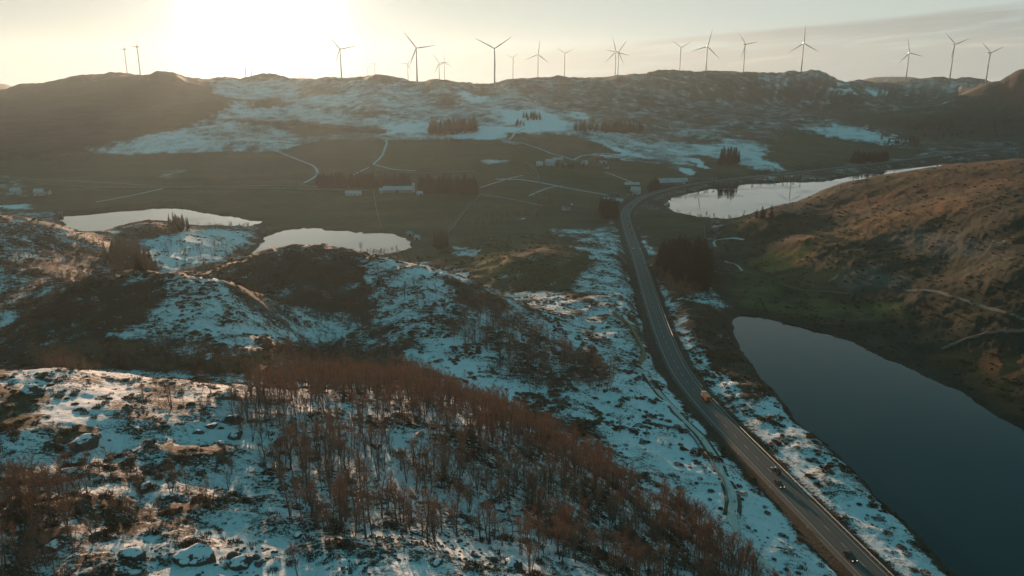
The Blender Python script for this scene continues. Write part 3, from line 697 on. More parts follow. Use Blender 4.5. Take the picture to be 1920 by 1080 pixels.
link('road', road_mesh(), kind='structure')
vs, fs, nv = [], [], 0
for off in (-3.55, 3.55):
    v, f = ribbon(ROAD, off, .16, .06); vs.append(v); fs.append(f + nv); nv += len(v)
cum = np.concatenate([[0], np.cumsum(np.linalg.norm(np.diff(ROAD[:, :2], axis=0), axis=1))])
s0 = 0
RD = lambda s: np.array([np.interp(s, cum, ROAD[:, k]) for k in range(3)]).T
while s0 < cum[-1] - 4:
    v, f = ribbon(RD(np.array([s0, s0 + 1.5, s0 + 3.0])), 0, .14, .125); vs.append(v); fs.append(f + nv); nv += len(v); s0 += 9
link('road_marking', np_mesh('road_marking', np.concatenate(vs), np.concatenate(fs), M_PAINT), kind='structure')

# ------------------------------------------------------------------ tracks and walls over the fields
M_TRACK = plain('snowy_track', (.52, .53, .54), .85, .45, .35); M_DIRT = plain('dirt_track', (.60, .57, .53), .9, .25, .5); M_STONE = plain('field_stone', (.20, .19, .17), .9, .5, .8)
M_GRITROAD = plain('gritty_side_road', (.16, .165, .165), .85, .3, .4)
def pxline(pts, step=2.5):
    a = np.array(pts, float); wx, wy = cast(a[:, 0], a[:, 1]); P = smooth_poly(np.column_stack([wx, wy, wx * 0]), step); P[:, 2] = hgt(P[:, 0], P[:, 1]); return P
def track(name, pts, width, mat, lift=.12, step=4, **props):
    P = pxline(pts, step)
    vs, fs, nv = [], [], 0
    k = 3
    for j in range(k):
        v, f = ribbon(P, (j - 1) * width / k, width / k, lift + (.06 if j == 1 else .0) + .05, zfun=hgt); vs.append(v); fs.append(f + nv); nv += len(v)
    props = props or dict(kind='structure')
    return link(name, np_mesh(name, np.concatenate(vs), np.concatenate(fs), mat), **props)
HT = [(1195,690),(1212,702),(1235,735),(1270,775),(1305,810),(1335,850),(1352,885),(1368,915),(1375,945),(1372,968)]
TR = [
 ('farm_track', [(512,280),(560,300),(588,312),(594,328),(570,343)], 4.5, M_TRACK), ('farm_track', [(700,308),(716,292),(725,270),(730,262),(800,258),(900,262)], 5, M_TRACK),
 ('farm_track', [(700,308),(740,318),(780,320)], 3.5, M_TRACK), ('farm_track', [(662,328),(692,314)], 3.5, M_TRACK), ('farm_track', [(955,262),(965,250),(985,240)], 5, M_TRACK),
 ('farm_track', [(940,262),(1000,275),(1075,300)], 4, M_TRACK), ('farm_track', [(1075,300),(1110,290),(1225,290),(1300,300)], 4, M_TRACK),
 ('farm_track', [(930,336),(985,338),(1060,352),(1140,366)], 5.5, M_TRACK), ('farm_track', [(900,352),(950,336),(980,329)], 3.5, M_TRACK), ('farm_track', [(992,367),(1030,352),(1055,349)], 3.5, M_TRACK),
 ('farm_track', [(898,364),(950,372),(1020,386)], 5, M_GRITROAD), ('farm_track', [(1135,323),(1170,336),(1195,346)], 3.5, M_TRACK),
 ('farm_track', [(0,330),(100,338),(280,348),(420,350),(590,350),(650,349)], 4, M_GRITROAD), ('farm_track', [(180,379),(240,368),(305,354)], 3.5, M_TRACK),
 ('farm_track', [(560,345),(600,350),(700,352)], 3.5, M_GRITROAD),
 ('track_verge', HT, 5.2, plain('bare_verge', (.085, .070, .050), .95, .5, .6)), ('hill_track', [(1195,690),(1212,702),(1235,735),(1270,775),(1305,810),(1335,850),(1352,885),(1368,915),(1375,945),(1372,968),(1385,1000),(1410,1030),(1450,1075)], 2.7, M_DIRT),
 ('hill_path', [(1460,530),(1500,543),(1560,547),(1600,553)], 2.2, plain('worn_path', (.14, .10, .06), .9, .3, .5)),
 ('hill_path', [(1700,545),(1750,546),(1790,558),(1850,578),(1920,600)], 2.2, plain('worn_path', (.17, .16, .13), .9, .5, .5)),
 ('hill_path', [(1360,490),(1385,500),(1391,508)], 1.8, M_TRACK), ('hill_path', [(1395,450),(1370,447),(1340,452),(1342,463)], 2.0, M_TRACK),
]
for nme, pts, w_, m_ in TR: track(nme, pts, w_ * (.72 if nme == 'farm_track' else 1), m_, .02 if nme == 'track_verge' else .14)
# motorway-side line beside the far lake and dry stone walls
M_OCHRE_LIT = plain('ochre_lit_bank', (.30, .19, .09), .95, .5, .8)  # warm sunlight on the stone bank is put into this ochre colour
def wall(pts, label, w=.9, h=1.2, mat=None):
    P = pxline(pts, 2.0); P = P[np.linspace(0, len(P) - 1, min(len(P), 240)).astype(int)]
    mb = MB(); r0 = random.Random(len(pts) + int(pts[0][0]))
    t = np.gradient(P[:, :2], axis=0); t /= np.linalg.norm(t, axis=1)[:, None] + 1e-9
    vs = []; fs = []
    for i, p in enumerate(P):
        nx, ny = t[i][1], -t[i][0]; hh = h * r0.uniform(.7, 1.15); ww = w * r0.uniform(.8, 1.2); jx = r0.uniform(-.15, .15)
        for o, z in ((-ww, -.4), (-ww * .6, hh * .9), (ww * .6, hh), (ww, -.4)): vs.append((p[0] + nx * (o + jx) * .5, p[1] + ny * (o + jx) * .5, p[2] + z))
        if i:
            b_ = (i - 1) * 4
            for k in range(3): fs.append((b_ + k, b_ + k + 1, b_ + k + 5, b_ + k + 4))
    fs += [(0, 3, 2, 1), tuple(len(vs) - 4 + k for k in range(4))]
    mb.add(vs, fs); o = link('stone_wall', mb.mesh('stone_wall', mat or M_STONE), label=label, category='stone wall', group='dry stone walls round the fields')
wall([(1320,425),(1322,445),(1322,465)], 'short dark stone wall at the end of the green field beside the road lake')
wall([(1150,588),(1178,610),(1195,640),(1207,665),(1198,682)], 'low ochre-lit stone bank curving above the snowy hill track', 1.9, 1.7, M_OCHRE_LIT)
wall([(1222,795),(1290,812),(1322,850),(1345,885),(1360,915),(1363,942)], 'low dark stone edging along the inner bend of the hill track', .8, .6)
wall([(1766,655),(1830,632),(1920,622)], 'dark stone wall crossing the hillside above the near lake')
wall([(1050,300),(1075,304),(1180,292)], 'pale stone wall behind the farm houses below the snowy slope')

wall([(380,353),(540,354),(690,357)], 'long low field wall between the two fields above the round lake', 1.3, 1.5)
wall([(700,358),(706,395),(715,432)], 'short field wall running down to the round lake from the white-roofed barn', 1.2, 1.5)
wall([(900,368),(870,400),(838,440)], 'field wall running down from the square spruce plantation', 1.2, 1.5)
wall([(705,322),(790,325),(895,321)], 'field wall behind the spruce belts in the middle of the valley', 1.4, 1.6)
wall([(985,305),(1010,330),(1000,372)], 'field wall crossing the green fields left of the upper farm', 1.3, 1.5)
wall([(60,345),(200,352),(370,352)], 'field wall below the long side road at the far left', 1.4, 1.5)
wall([(430,226),(520,229),(600,236),(720,246)], 'dark wall line along the foot of the snowy upland', 3.0, 2.6)

# ------------------------------------------------------------------ wind turbines on the ridges
M_TUR = plain('turbine_white', (.50, .50, .48), .5, .05, .2)
def blade_mesh(L):
    mb = MB(); vs = []; n = 9
    for i in range(n):
        t = i / (n - 1); c = .82 * (2.1 + 1.3 * math.sin(min(1, t / .22) * math.pi / 2)) * (1 - t) ** .8 * (.62 if t == 0 else 1) * L / 45 + .35; th = c * (.5 if t < .05 else .2) + .05; tw = R(22) * (1 - t)
        for a, b_ in ((-.35, 0), (0, .5), (.65, 0), (0, -.5)):
            x = a * c; y = b_ * th; vs.append((x * math.cos(tw) - y * math.sin(tw), x * math.sin(tw) + y * math.cos(tw), 1.2 + t * (L - 1.2)))
    fs = [(i * 4 + k, i * 4 + (k + 1) % 4, (i + 1) * 4 + (k + 1) % 4, (i + 1) * 4 + k) for i in range(n - 1) for k in range(4)] + [(3, 2, 1, 0), (n * 4 - 4, n * 4 - 3, n * 4 - 2, n * 4 - 1)]
    mb.add(vs, fs); return mb.mesh('blade', M_TUR, True)
# hub pixel, foot pixel row, first blade angle on the dial, blade length in photo pixels, depth, label
TUR = [
 (232,92,137,62,15,2900,-35,'white wind turbine on the left brown ridge, the lower one of the pair'),
 (256,88,136,52,18,2500,-30,'white wind turbine of the pair on the left brown ridge, nearest the dark peak'),
 (456,90,142,82,18,2600,20,'faint wind turbine in the sun glow, left one of the two closest together'),
 (467,92,139,100,18,2750,10,'faint wind turbine in the sun glow, right one of the two closest together'),
 (562,128,147,90,9,4300,0,'tiny wind turbine low in the glare between the glowing pair and the tall left one'),
 (637,92,143,130,30,2150,0,'wind turbine just right of the sun glow with one blade pointing level right'),
 (689,127,142,35,10,4600,0,'tiny far wind turbine, left one of the small pair right of the sun'),
 (702,119,139,60,13,4000,0,'small far wind turbine, right one of the small pair right of the sun'),
 (764,120,148,55,15,3600,0,'small far wind turbine just left of the tall one with a blade pointing down left'),
 (780,90,152,128,34,1900,6,'tall wind turbine left of centre on the snowy ridge, a blade pointing up left'),
 (823,118,148,125,20,3300,10,'left one of the two small turbines over the dark knoll beside the tall one'),
 (833,117,151,92,16,3600,0,'right one of the two small turbines over the dark knoll, one blade straight up'),
 (927,91,154,33,37,1880,0,'tall central wind turbine with its two upper blades forming a wide V'),
 (962,108,148,40,12,3700,0,'small wind turbine just right of the tall central one'),
 (1009,102,143,83,24,2900,0,'mid-sized wind turbine with one blade straight up, right of the small central one'),
 (1059,100,141,28,15,3000,0,'wind turbine with a wide V of blades standing alone left of the crossed pair'),
 (1155,97,140,105,26,2700,0,'left one of the two turbines that cross each other above the ridge'),
 (1160,97,139,55,22,2750,0,'right one of the two turbines that cross each other above the ridge'),
 (1277,89,132,28,20,2600,12,'wind turbine above the highest part of the middle ridge, blades in a V'),
 (1327,87,142,77,31,2350,0,'wind turbine with one blade nearly upright, right of the V-bladed one'),
 (1398,83,134,131,25,2500,20,'wind turbine halfway along the ridge left of the snowy dome, a blade pointing up left'),
 (1508,81,136,92,30,2350,0,'wind turbine standing beside the rounded snowy dome with one blade straight up'),
 (1706,99,151,106,24,2500,0,'wind turbine above the low gap right of the snowy dome'),
 (1791,83,151,140,31,2430,10,'large white wind turbine in front of the pale oval cloud'),
 (1858,99,152,143,27,2230,15,'white wind turbine furthest to the right, beside the one before the pale cloud')]
BL = {}
for hx, hy, fy, a0, bl, dep, yaw, lab in TUR:
    hub = V(hx, hy, dep); L = bl * dep / FPX * 1.12; L = min(max(L, 26), 52)
    fx, fyy, _ = V(hx, fy, dep)
    gx, gy = hub[0], hub[1] + 3.5
    zg = float(hgt(gx, gy)) - 1.0; h = hub[2] - zg
    root = empty('wind_turbine', (gx, gy, zg), 0, label=lab, category='wind turbine', group='wind turbines along the ridges')
    mb = MB(); mb.tube([(0, 0, 0), (0, 0, h * .5), (0, 0, h - 1.2)], [2.0, 1.65, 1.1], 14); part('tower', mb.mesh('tower', M_TUR, True), root)
    yr = R(yaw); Ry = Matrix.Translation((0, 0, h)) @ Matrix.Rotation(yr, 4, 'Z')
    mb = MB()
    for s_, y0, y1 in ((1.0, -1.2, 6.5),): mb.box((0, 2.6, .3), (3.2, 8.2, 3.2)); mb.box((0, 2.8, 2.05), (2.4, 6.8, .4))
    o = part('nacelle', mb.mesh('nacelle', M_TUR), root); o.matrix_local = Ry
    mb = MB(); mb.tube([(0, -1.4, 0), (0, -3.0, 0), (0, -4.2, 0), (0, -4.8, 0)], [1.7, 1.7, 1.2, .3], 12); o = part('hub', mb.mesh('hub', M_TUR, True), root); o.matrix_local = Ry
    key = round(L)
    if key not in BL: BL[key] = blade_mesh(key)
    for k in range(3):
        a = R(a0 + 120 * k)   # angle from the right-hand horizontal, counter-clockwise
        b = part('blade', BL[key], root); b.matrix_local = Ry @ Matrix.Translation((0, -3.2, 0)) @ Matrix.Rotation(-(a - R(90)), 4, 'Y')

# ------------------------------------------------------------------ trees
def bark_mat(name, c0, c1, var=.3):
    m, g, b = newmat(name); oi = g.t.nodes.new('ShaderNodeObjectInfo'); tcn = g.t.nodes.new('ShaderNodeTexCoord')
    c = g.mix(oi.outputs['Random'], c0, c1); n = g.noise(tcn.outputs['Object'], 1.6, 3)
    g.link(g.mix(1.0, c, g.mix(n, (1 - var,) * 3, (1 + var,) * 3), 'MULTIPLY'), b.inputs['Base Color']); b.inputs['Roughness'].default_value = .9; b.inputs['Specular IOR Level'].default_value = .1
    return m
M_BARK = bark_mat('birch_bark', (.085, .070, .058), (.17, .15, .13), .5)
M_TWIG = bark_mat('birch_twigs', (.34, .170, .095), (.25, .165, .115), .25)
M_NEEDLE = bark_mat('conifer_needles', (.020, .027, .012), (.036, .040, .018), .4)
M_CBARK = bark_mat('conifer_bark', (.05, .038, .028), (.07, .05, .035))
M_SCRUB = bark_mat('heather_scrub', (.085, .058, .034), (.18, .105, .050), .4)
def birch(seed, h, stems, ntw=500):
    r0 = random.Random(seed); T = MB(); tw = []
    tips = []
    for s_ in range(stems):
        a = r0.uniform(0, 6.28); lean = r0.uniform(.05, .16) if stems > 1 else r0.uniform(0, .09); hh = h * r0.uniform(.8, 1.0)
        pts = [Vector((0, 0, -.5))]; d = Vector((math.cos(a) * lean, math.sin(a) * lean, 1))
        n = 7; p = Vector((math.cos(a) * .12 * (stems > 1), math.sin(a) * .12 * (stems > 1), 0))
        for i in range(n):
            d = (d + Vector((r0.uniform(-.1, .1), r0.uniform(-.1, .1), 0))).normalized(); pts.append(p.copy()); p = p + d * hh / n
        pts.append(p); rad = [.105 * hh / 6.5 * (1 - i / (len(pts) + .2)) ** .85 + .012 for i in range(len(pts))]
        T.tube(pts, rad, 5, False)
        nb = 11
        for b_ in range(nb):
            t = .28 + .70 * (b_ + r0.random()) / nb; k = t * (len(pts) - 2) + 1; i = min(int(k), len(pts) - 2); o = pts[i].lerp(pts[i + 1], k - i)
            ba = r0.uniform(0, 6.28); up = r0.uniform(.7, 1.5); bd = Vector((math.cos(ba), math.sin(ba), up)).normalized(); Lb = hh * (.42 * (1 - t) + .14) * r0.uniform(.8, 1.25)
            q = [o]
            for j in range(3):
                bd = (bd + Vector((r0.uniform(-.25, .25), r0.uniform(-.25, .25), r0.uniform(-.05, .3)))).normalized(); q.append(q[-1] + bd * Lb / 3)
            T.tube(q, [.030, .022, .014, .006], 3, False); tips.append((q, Lb))
    per = max(1, ntw // len(tips)); V_, F_ = [], []
    for q, Lb in tips:
        for _ in range(per):
            t = r0.random() ** .7 * 2.999; i = int(t); o = q[i].lerp(q[i + 1], t - i); bd = (q[i + 1] - q[i]).normalized()
            d = (bd * .8 + Vector((r0.gauss(0, .55), r0.gauss(0, .55), r0.gauss(.25, .45)))).normalized(); l = r0.uniform(.35, .95); w = r0.uniform(.009, .018)
            sdv = d.cross(Vector((r0.gauss(0, 1), r0.gauss(0, 1), r0.gauss(0, 1)))).normalized() * w
            b_ = len(V_); V_ += [o - sdv, o + sdv, o + d * l]; F_.append((b_, b_ + 1, b_ + 2))
            o2 = o + d * l * .4; d2 = (d + Vector((r0.gauss(0, .5), r0.gauss(0, .5), .2))).normalized(); b_ = len(V_); V_ += [o2 - sdv * .8, o2 + sdv * .8, o2 + d2 * l * .6]; F_.append((b_, b_ + 1, b_ + 2))
    return T.mesh('birch_trunk', M_BARK, True), np_mesh('birch_crown', V_, F_, M_TWIG)
def spruce(seed, h, rad, n_lv=26, pine=False):
    r0 = random.Random(seed); T = MB(); T.tube([(0, 0, -.5), (0, 0, h * .5), (0, 0, h * .97)], [.02 * h, .012 * h, .01], 6, False); V_, F_ = [], []
    for lv in range(n_lv):
        t = (lv + r0.random() * .6) / n_lv; z = h * (.06 + .92 * t); rr_ = rad * ((1 - t) ** .8 if not pine else math.sin(min(1, (1 - t) * 1.25 + .02) * math.pi / 2 * 1.0) * (.75 + .25 * t)) * r0.uniform(.82, 1.12) + .08
        nb = max(5, int(10 * (1 - t * .5)))
        for b_ in range(nb):
            a = 6.283 * (b_ + r0.random()) / nb; L_ = rr_ * r0.uniform(.7, 1.1); dr = r0.uniform(-.35, -.05) if not pine else r0.uniform(-.1, .35)
            for j in range(7):
                s_ = (j + .5) / 7; o = Vector((math.cos(a) * L_ * s_, math.sin(a) * L_ * s_, z + dr * L_ * s_ + r0.uniform(-.1, .1)))
                sz = (.16 + .20 * (1 - s_)) * rad * r0.uniform(.7, 1.2) * (1.15 - t * .6)
                a2 = a + r0.uniform(-1.0, 1.0); d = Vector((math.cos(a2), math.sin(a2), r0.uniform(-.7, .25))) * sz; sdv = Vector((-math.sin(a2), math.cos(a2), r0.uniform(-.3, .3))) * sz * .38
                k = len(V_); V_ += [o - sdv, o + sdv, o + d]; F_.append((k, k + 1, k + 2))
    return T.mesh('conifer_trunk', M_CBARK, True), np_mesh('conifer_crown', V_, F_, M_NEEDLE)
BIRCH = [birch(100 + i, h, st) for i, (h, st) in enumerate([(6.8, 1), (7.4, 1), (5.6, 2), (6.4, 3), (7.8, 1), (5.0, 3), (6.2, 1), (7.0, 2)])]
SPRUCE = [spruce(200 + i, 10, r_, 26) for i, r_ in enumerate((2.1, 2.5, 1.8, 2.3))] + [spruce(240 + i, 10, r_, 24, True) for i, r_ in enumerate((2.6, 3.0))]
def scatter(poly, sp, jitter=.5, dens=None, seed=1):
    W = region(poly); r1 = np.random.default_rng(seed + int(poly[0][0]) + int(poly[0][1]) * 7)
    x0, y0 = W.min(0); x1, y1 = W.max(0); nx, ny = int((x1 - x0) / sp) + 1, int((y1 - y0) / sp) + 1
    gx, gy = np.meshgrid(np.arange(nx), np.arange(ny)); x = x0 + (gx.ravel() + r1.uniform(-jitter, jitter, nx * ny)) * sp; y = y0 + (gy.ravel() + r1.uniform(-jitter, jitter, nx * ny)) * sp
    s = poly_sdf(x + 1.2 * sp * gnoise(x / (sp * 4), y / (sp * 4), 50), y, W); keep = (s > 0) & (polyline_dist(x, y, ROAD[::3])[0] > 8)
    dn = gnoise(x / (sp * 6), y / (sp * 6), 51) if dens is not None else None
    if dens is not None: keep &= (dn * .9 + dens) > r1.random(len(x))
    return x[keep], y[keep]
SITES = {'birch': [], 'spruce': []}   # x, y, scale, variant, label, forced
def add(kind, poly, sp, sc, label, dens=None, var=None, forced=False, mx=None):
    x, y = scatter(poly, sp, dens=dens); n = len(x); r1 = np.random.default_rng(n)
    if mx and n > mx: k = r1.permutation(n)[:mx]; x, y = x[k], y[k]; n = mx
    for i in range(n): SITES[kind].append((x[i], y[i], sc * r1.uniform(.60, 1.2), int(r1.integers(0, 100)) if var is None else int(r1.choice(var)), label, forced))
def spot(kind, px, py, sc, label, var=0, forced=True):
    x, y = cast(px, py); SITES[kind].append((float(x[0]), float(y[0]), sc, var, label, forced))
LW = 'bare reddish brown birch in the dense wood on the near snowy hillside'
add('birch', [(430,760),(540,700),(740,700),(860,735),(1000,800),(1130,870),(1250,940),(1330,990),(1390,1040),(1440,1110),(1250,1110),(1050,1060),(880,1020),(700,1020),(560,990),(490,930),(450,850)], 2.6, 1.12, LW, .58)
add('birch', [(45,690),(50,668),(240,655),(420,650),(560,655),(720,688),(600,705),(430,700),(250,697)], 3.0, .8, 'rust brown birch in the band of trees behind the near snowy crest', .7)
add('birch', [(860,575),(960,600),(1060,650),(1160,700),(1160,735),(1000,735),(880,670),(820,610)], 3.2, 1.0, 'bare birch on the dark slope between the middle hill and the hill track', .62)
add('birch', [(700,500),(760,520),(840,560),(830,600),(720,560)], 5, .8, 'bare birch on the dark slope between the middle hill and the hill track', .4)
add('birch', [(-60,900),(90,900),(160,960),(180,1040),(140,1110),(-60,1110)], 2.3, .9, 'bare brown birch in the bottom left thicket of the near hill', .75)
add('birch', [(-80,430),(80,425),(150,445),(230,465),(270,500),(180,520),(60,590),(-80,600)], 4.6, .7, 'leafless tree on the dark wooded slope left of the bright lake', .65)
add('birch', [(225,430),(345,422),(350,440),(250,450)], 5, .6, 'leafless tree on the knoll at the bright lake')
add('birch', [(350,430),(480,426),(470,434),(360,436)], 6, .8, 'leafless tree in the line along the bright lake shore')
add('birch', [(290,465),(440,460),(400,505),(320,505)], 7, .85, 'leafless tree scattered over the snowy meadow below the bright lake', .6)
add('birch', [(540,640),(700,648),(790,690),(640,690)], 3.5, .85, 'bare birch in the hollow between the near crest and the middle hill', .7)
add('birch', [(1222,525),(1245,520),(1320,560),(1260,575)], 4, 1.3, 'leafless tree at the foot of the dark conifer clump beside the road')
add('birch', [(1255,390),(1290,404),(1400,412),(1390,418),(1280,412)], 8, .8, 'leafless bush on the near shore of the road lake')
add('birch', [(1250,350),(1500,330),(1500,337),(1260,366)], 9, .9, 'leafless tree between the road and the far shore of its lake')
add('birch', [(60,760),(430,720),(440,960),(200,1000),(100,900)], 4.6, .75, 'small bare birch growing sparsely among the rocks of the near hill', .45)
add('birch', [(440,990),(760,1010),(1000,1050),(1000,1100),(420,1100)], 7, .8, 'small bare birch growing sparsely among the rocks of the near hill', .4)
add('birch', [(1330,1010),(1400,1040),(1440,1100),(1500,1130),(1380,1130),(1300,1060)], 3.0, .95, LW)
add('birch', [(800,495),(900,560),(960,590),(940,610),(860,560)], 3.5, .8, 'bare birch on the rusty flank beside the green knoll', .7)
add('birch', [(900,410),(1050,395),(1060,402),(960,418),(880,440),(860,450)], 10, .9, 'leafless tree in the field hedge right of the round lake', .7)
add('birch', [(1000,375),(1060,380),(1130,392),(1120,398),(1010,396)], 8, .9, 'leafless garden tree beside the small white house in the fields')
add('birch', [(650,470),(790,478),(820,496),(760,492)], 9, .8, 'leafless bush at the water edge of the round lake')
add('birch', [(1330,430),(1345,430),(1350,470),(1330,470)], 9, .9, 'leafless bush along the brook beside the stone wall')
for px, py, sc, lb in ((1163,812,1.0,'lone bare birch standing on the open snow left of the hill track'), (755,482,.8,'single bare birch on the crest against the round lake'), (746,484,.7,'smaller of the two bare birches on the crest against the round lake'),
                   (918,1020,1.25,'gnarled wide-branched birch at the lower edge of the near wood'), (322,765,1.0,'dark upright birch on the snowy near crest beside the rock cluster')): spot('birch', px, py, sc, lb, 3)
add('spruce', [(195,500),(205,475),(235,460),(275,480),(290,500),(280,512)], 3.4, .8, 'dark spruce in the ravine below the snowy meadow', .9, (0,1,2,3))
add('spruce', [(598,346),(705,346),(705,353),(598,353)], 4.2, 1.5, 'spruce in the long shelter belt left of the white-roofed barn', None, (4,5), mx=320)
add('spruce', [(708,346),(774,346),(774,351),(708,351)], 4.2, 1.45, 'spruce in the belt directly behind the white-roofed barn', None, (4,5), mx=240)
add('spruce', [(786,352),(897,354),(897,368),(786,362)], 4.8, 1.6, 'spruce in the square plantation right of the white-roofed barn', None, (4,5), mx=420)
add('spruce', [(798,246),(840,238),(892,236),(893,250),(840,254),(798,253)], 8, 1.9, 'spruce in the dark wood on the snowy upland pasture', .95, (4,5), mx=300)
add('spruce', [(985,220),(1012,220),(1012,226),(985,226)], 8, 1.3, 'spruce in the round clump on the white pasture', None, (4,5)); add('spruce', [(962,232),(982,232),(982,236),(962,236)], 8, 1.1, 'spruce in the smaller round clump on the white pasture', None, (4,5))
add('spruce', [(832,264),(866,264),(862,270),(832,270)], 9, .9, 'spruce in the clump below the snowy pasture track', None, (0,4))
add('spruce', [(1072,242),(1208,243),(1208,249),(1075,248)], 8, 1.7, 'spruce in the long dark wood below the middle ridge', .95, (4,5), mx=300)
add('spruce', [(1130,398),(1156,398),(1156,412),(1130,412)], 3.4, 1.55, 'dark conifer in the cone-shaped clump at the road bend', None, (0,1,4))
add('spruce', [(1352,300),(1383,300),(1383,312),(1352,312)], 7, 2.1, 'dark conifer in the tall clump above the road lake', None, (1,4))
add('spruce', [(816,460),(838,460),(838,470),(816,470)], 3.4, 1.35, 'dark conifer in the small square clump right of the round lake', None, (0,1,2))
add('spruce', [(1597,300),(1662,299),(1662,305),(1600,306)], 5.5, 1.5, 'dark conifer in the wood above the curving road', None, (4,5))
add('spruce', [(1232,508),(1270,495),(1325,500),(1332,530),(1318,548),(1255,540)], 3.8, 2.0, 'tall dark conifer in the big clump between the road and the near lake', None, (4,5,1))
add('spruce', [(1412,408),(1440,405),(1440,414),(1412,416)], 5, .9, 'dark conifer at the water edge where the orange hillside meets the road lake', None, (4,5))
add('spruce', [(318,424),(345,420),(350,436),(320,440)], 4.5, .95, 'spruce on the right end of the knoll at the bright lake', None, (0,2))
add('spruce', [(1205,352),(1235,346),(1240,358),(1210,362)], 7, 1.1, 'dark tree beside the long roadside barn', None, (4,5)); add('spruce', [(1040,312),(1100,314),(1100,320),(1050,320)], 9, .9, 'dark garden tree of the upper farm', None, (4,5), mx=14)
add('spruce', [(1655,262),(1720,262),(1720,272),(1655,272)], 13, 1.1, 'dark conifer in the wood above the curving road', None, (1,4), mx=40)
add('spruce', [(1660,232),(1920,225),(1920,262),(1740,262)], 22, 1.0, 'dark tree in the far woods right of the curving road', .6, (4,5), mx=260)
GROUPS = {'birch': 'bare birches of the hills', 'spruce': 'conifers of the valley'}
def inview(x, y, z):
    D_ = y * CP + (CAMH - z) * SP; px = 960 + FPX * x / max(D_, 1); py = 540 - FPX * (y * SP + (z - CAMH) * CP) / max(D_, 1)
    return D_ > 1 and -20 < px < 1940 and -20 < py < 1160
def build_tree(kind, s):
    x, y, sc, var, lab, _ = s; src = BIRCH if kind == 'birch' else SPRUCE; tr, cr = src[var % len(src)]
    nm = 'birch_tree' if kind == 'birch' else 'spruce_tree'
    r1 = random.Random(int(x * 97 + y * 31)); root = empty(nm, (x, y, float(hgt(x, y)) - .05), r1.uniform(0, 6.28), label=lab, category='birch' if kind == 'birch' else 'conifer', group=GROUPS[kind] if not lab.startswith(('lone', 'single', 'smaller', 'gnarled', 'dark upright')) else 'single birches')
    if lab == LW:
        zz = root.location.z; D_ = y * CP + (CAMH - zz) * SP; px = 960 + FPX * x / D_; py = 540 - FPX * (y * SP + (zz - CAMH) * CP) / D_
        root['label'] = ('bare birch at the left end of the near wood, beside the rocky open snow' if px < 620 else 'bare birch on the lower front edge of the near wood, above open snow' if py > 955 and px < 1000 else
                         'bare reddish birch at the lower right tip of the near wood, towards the road' if px > 1130 else 'bare reddish birch inside the left half of the near hillside wood' if px < 850 else 'bare reddish birch inside the right half of the near hillside wood')
    root.scale = (sc, sc, sc * r1.uniform(.9, 1.1)); link('trunk', tr, root); link('crown', cr, root)
def points_object(name, x, y, z, sc, rot, var, srcs, **props):
    """one object: ground points that carry copies of the given meshes"""
    n = len(x); me = bpy.data.meshes.new(name); me.vertices.add(n); me.vertices.foreach_set('co', np.column_stack([x, y, z]).astype(np.float32).ravel())
    for nm, ty, fld, arr in (('sc', 'FLOAT', 'value', sc), ('rz', 'FLOAT', 'value', rot), ('vr', 'INT', 'value', var)):
        a = me.attributes.new(nm, ty, 'POINT'); a.data.foreach_set(fld, np.asarray(arr, np.int32 if ty == 'INT' else np.float32))
    me.update(); o = link(name, me, **props)
    ng = bpy.data.node_groups.new(name + '_nodes', 'GeometryNodeTree'); ng.interface.new_socket('Geometry', in_out='INPUT', socket_type='NodeSocketGeometry'); ng.interface.new_socket('Geometry', in_out='OUTPUT', socket_type='NodeSocketGeometry')
    gi = ng.nodes.new('NodeGroupInput'); go = ng.nodes.new('NodeGroupOutput'); jn = ng.nodes.new('GeometryNodeJoinGeometry')
    for k, ms in reversed(list(enumerate(srcs))):   # join node feeds the last link first
        j2 = ng.nodes.new('GeometryNodeJoinGeometry')
        for m_ in ms:
            key = 'src_' + m_.name; ob = bpy.data.objects.get(key) or bpy.data.objects.new(key, m_)
            oi = ng.nodes.new('GeometryNodeObjectInfo'); oi.inputs['Object'].default_value = ob; ng.links.new(oi.outputs['Geometry'], j2.inputs[0])
        g2 = ng.nodes.new('GeometryNodeGeometryToInstance'); ng.links.new(j2.outputs[0], g2.inputs[0]); ng.links.new(g2.outputs[0], jn.inputs[0])
    ip = ng.nodes.new('GeometryNodeInstanceOnPoints'); ng.links.new(gi.outputs[0], ip.inputs['Points']); ng.links.new(jn.outputs[0], ip.inputs['Instance']); ip.inputs['Pick Instance'].default_value = True
    def attr(nm, ty):
        a = ng.nodes.new('GeometryNodeInputNamedAttribute'); a.data_type = ty; a.inputs[0].default_value = nm
        return [q for q in a.outputs if q.enabled and q.name == 'Attribute'][0]
    ng.links.new(attr('vr', 'INT'), ip.inputs['Instance Index']); ng.links.new(attr('sc', 'FLOAT'), ip.inputs['Scale'])
    cx = ng.nodes.new('ShaderNodeCombineXYZ'); ng.links.new(attr('rz', 'FLOAT'), cx.inputs[2]); ng.links.new(cx.outputs[0], ip.inputs['Rotation'])
    ng.links.new(ip.outputs[0], go.inputs[0]); md = o.modifiers.new('copies', 'NODES'); md.node_group = ng
    return o
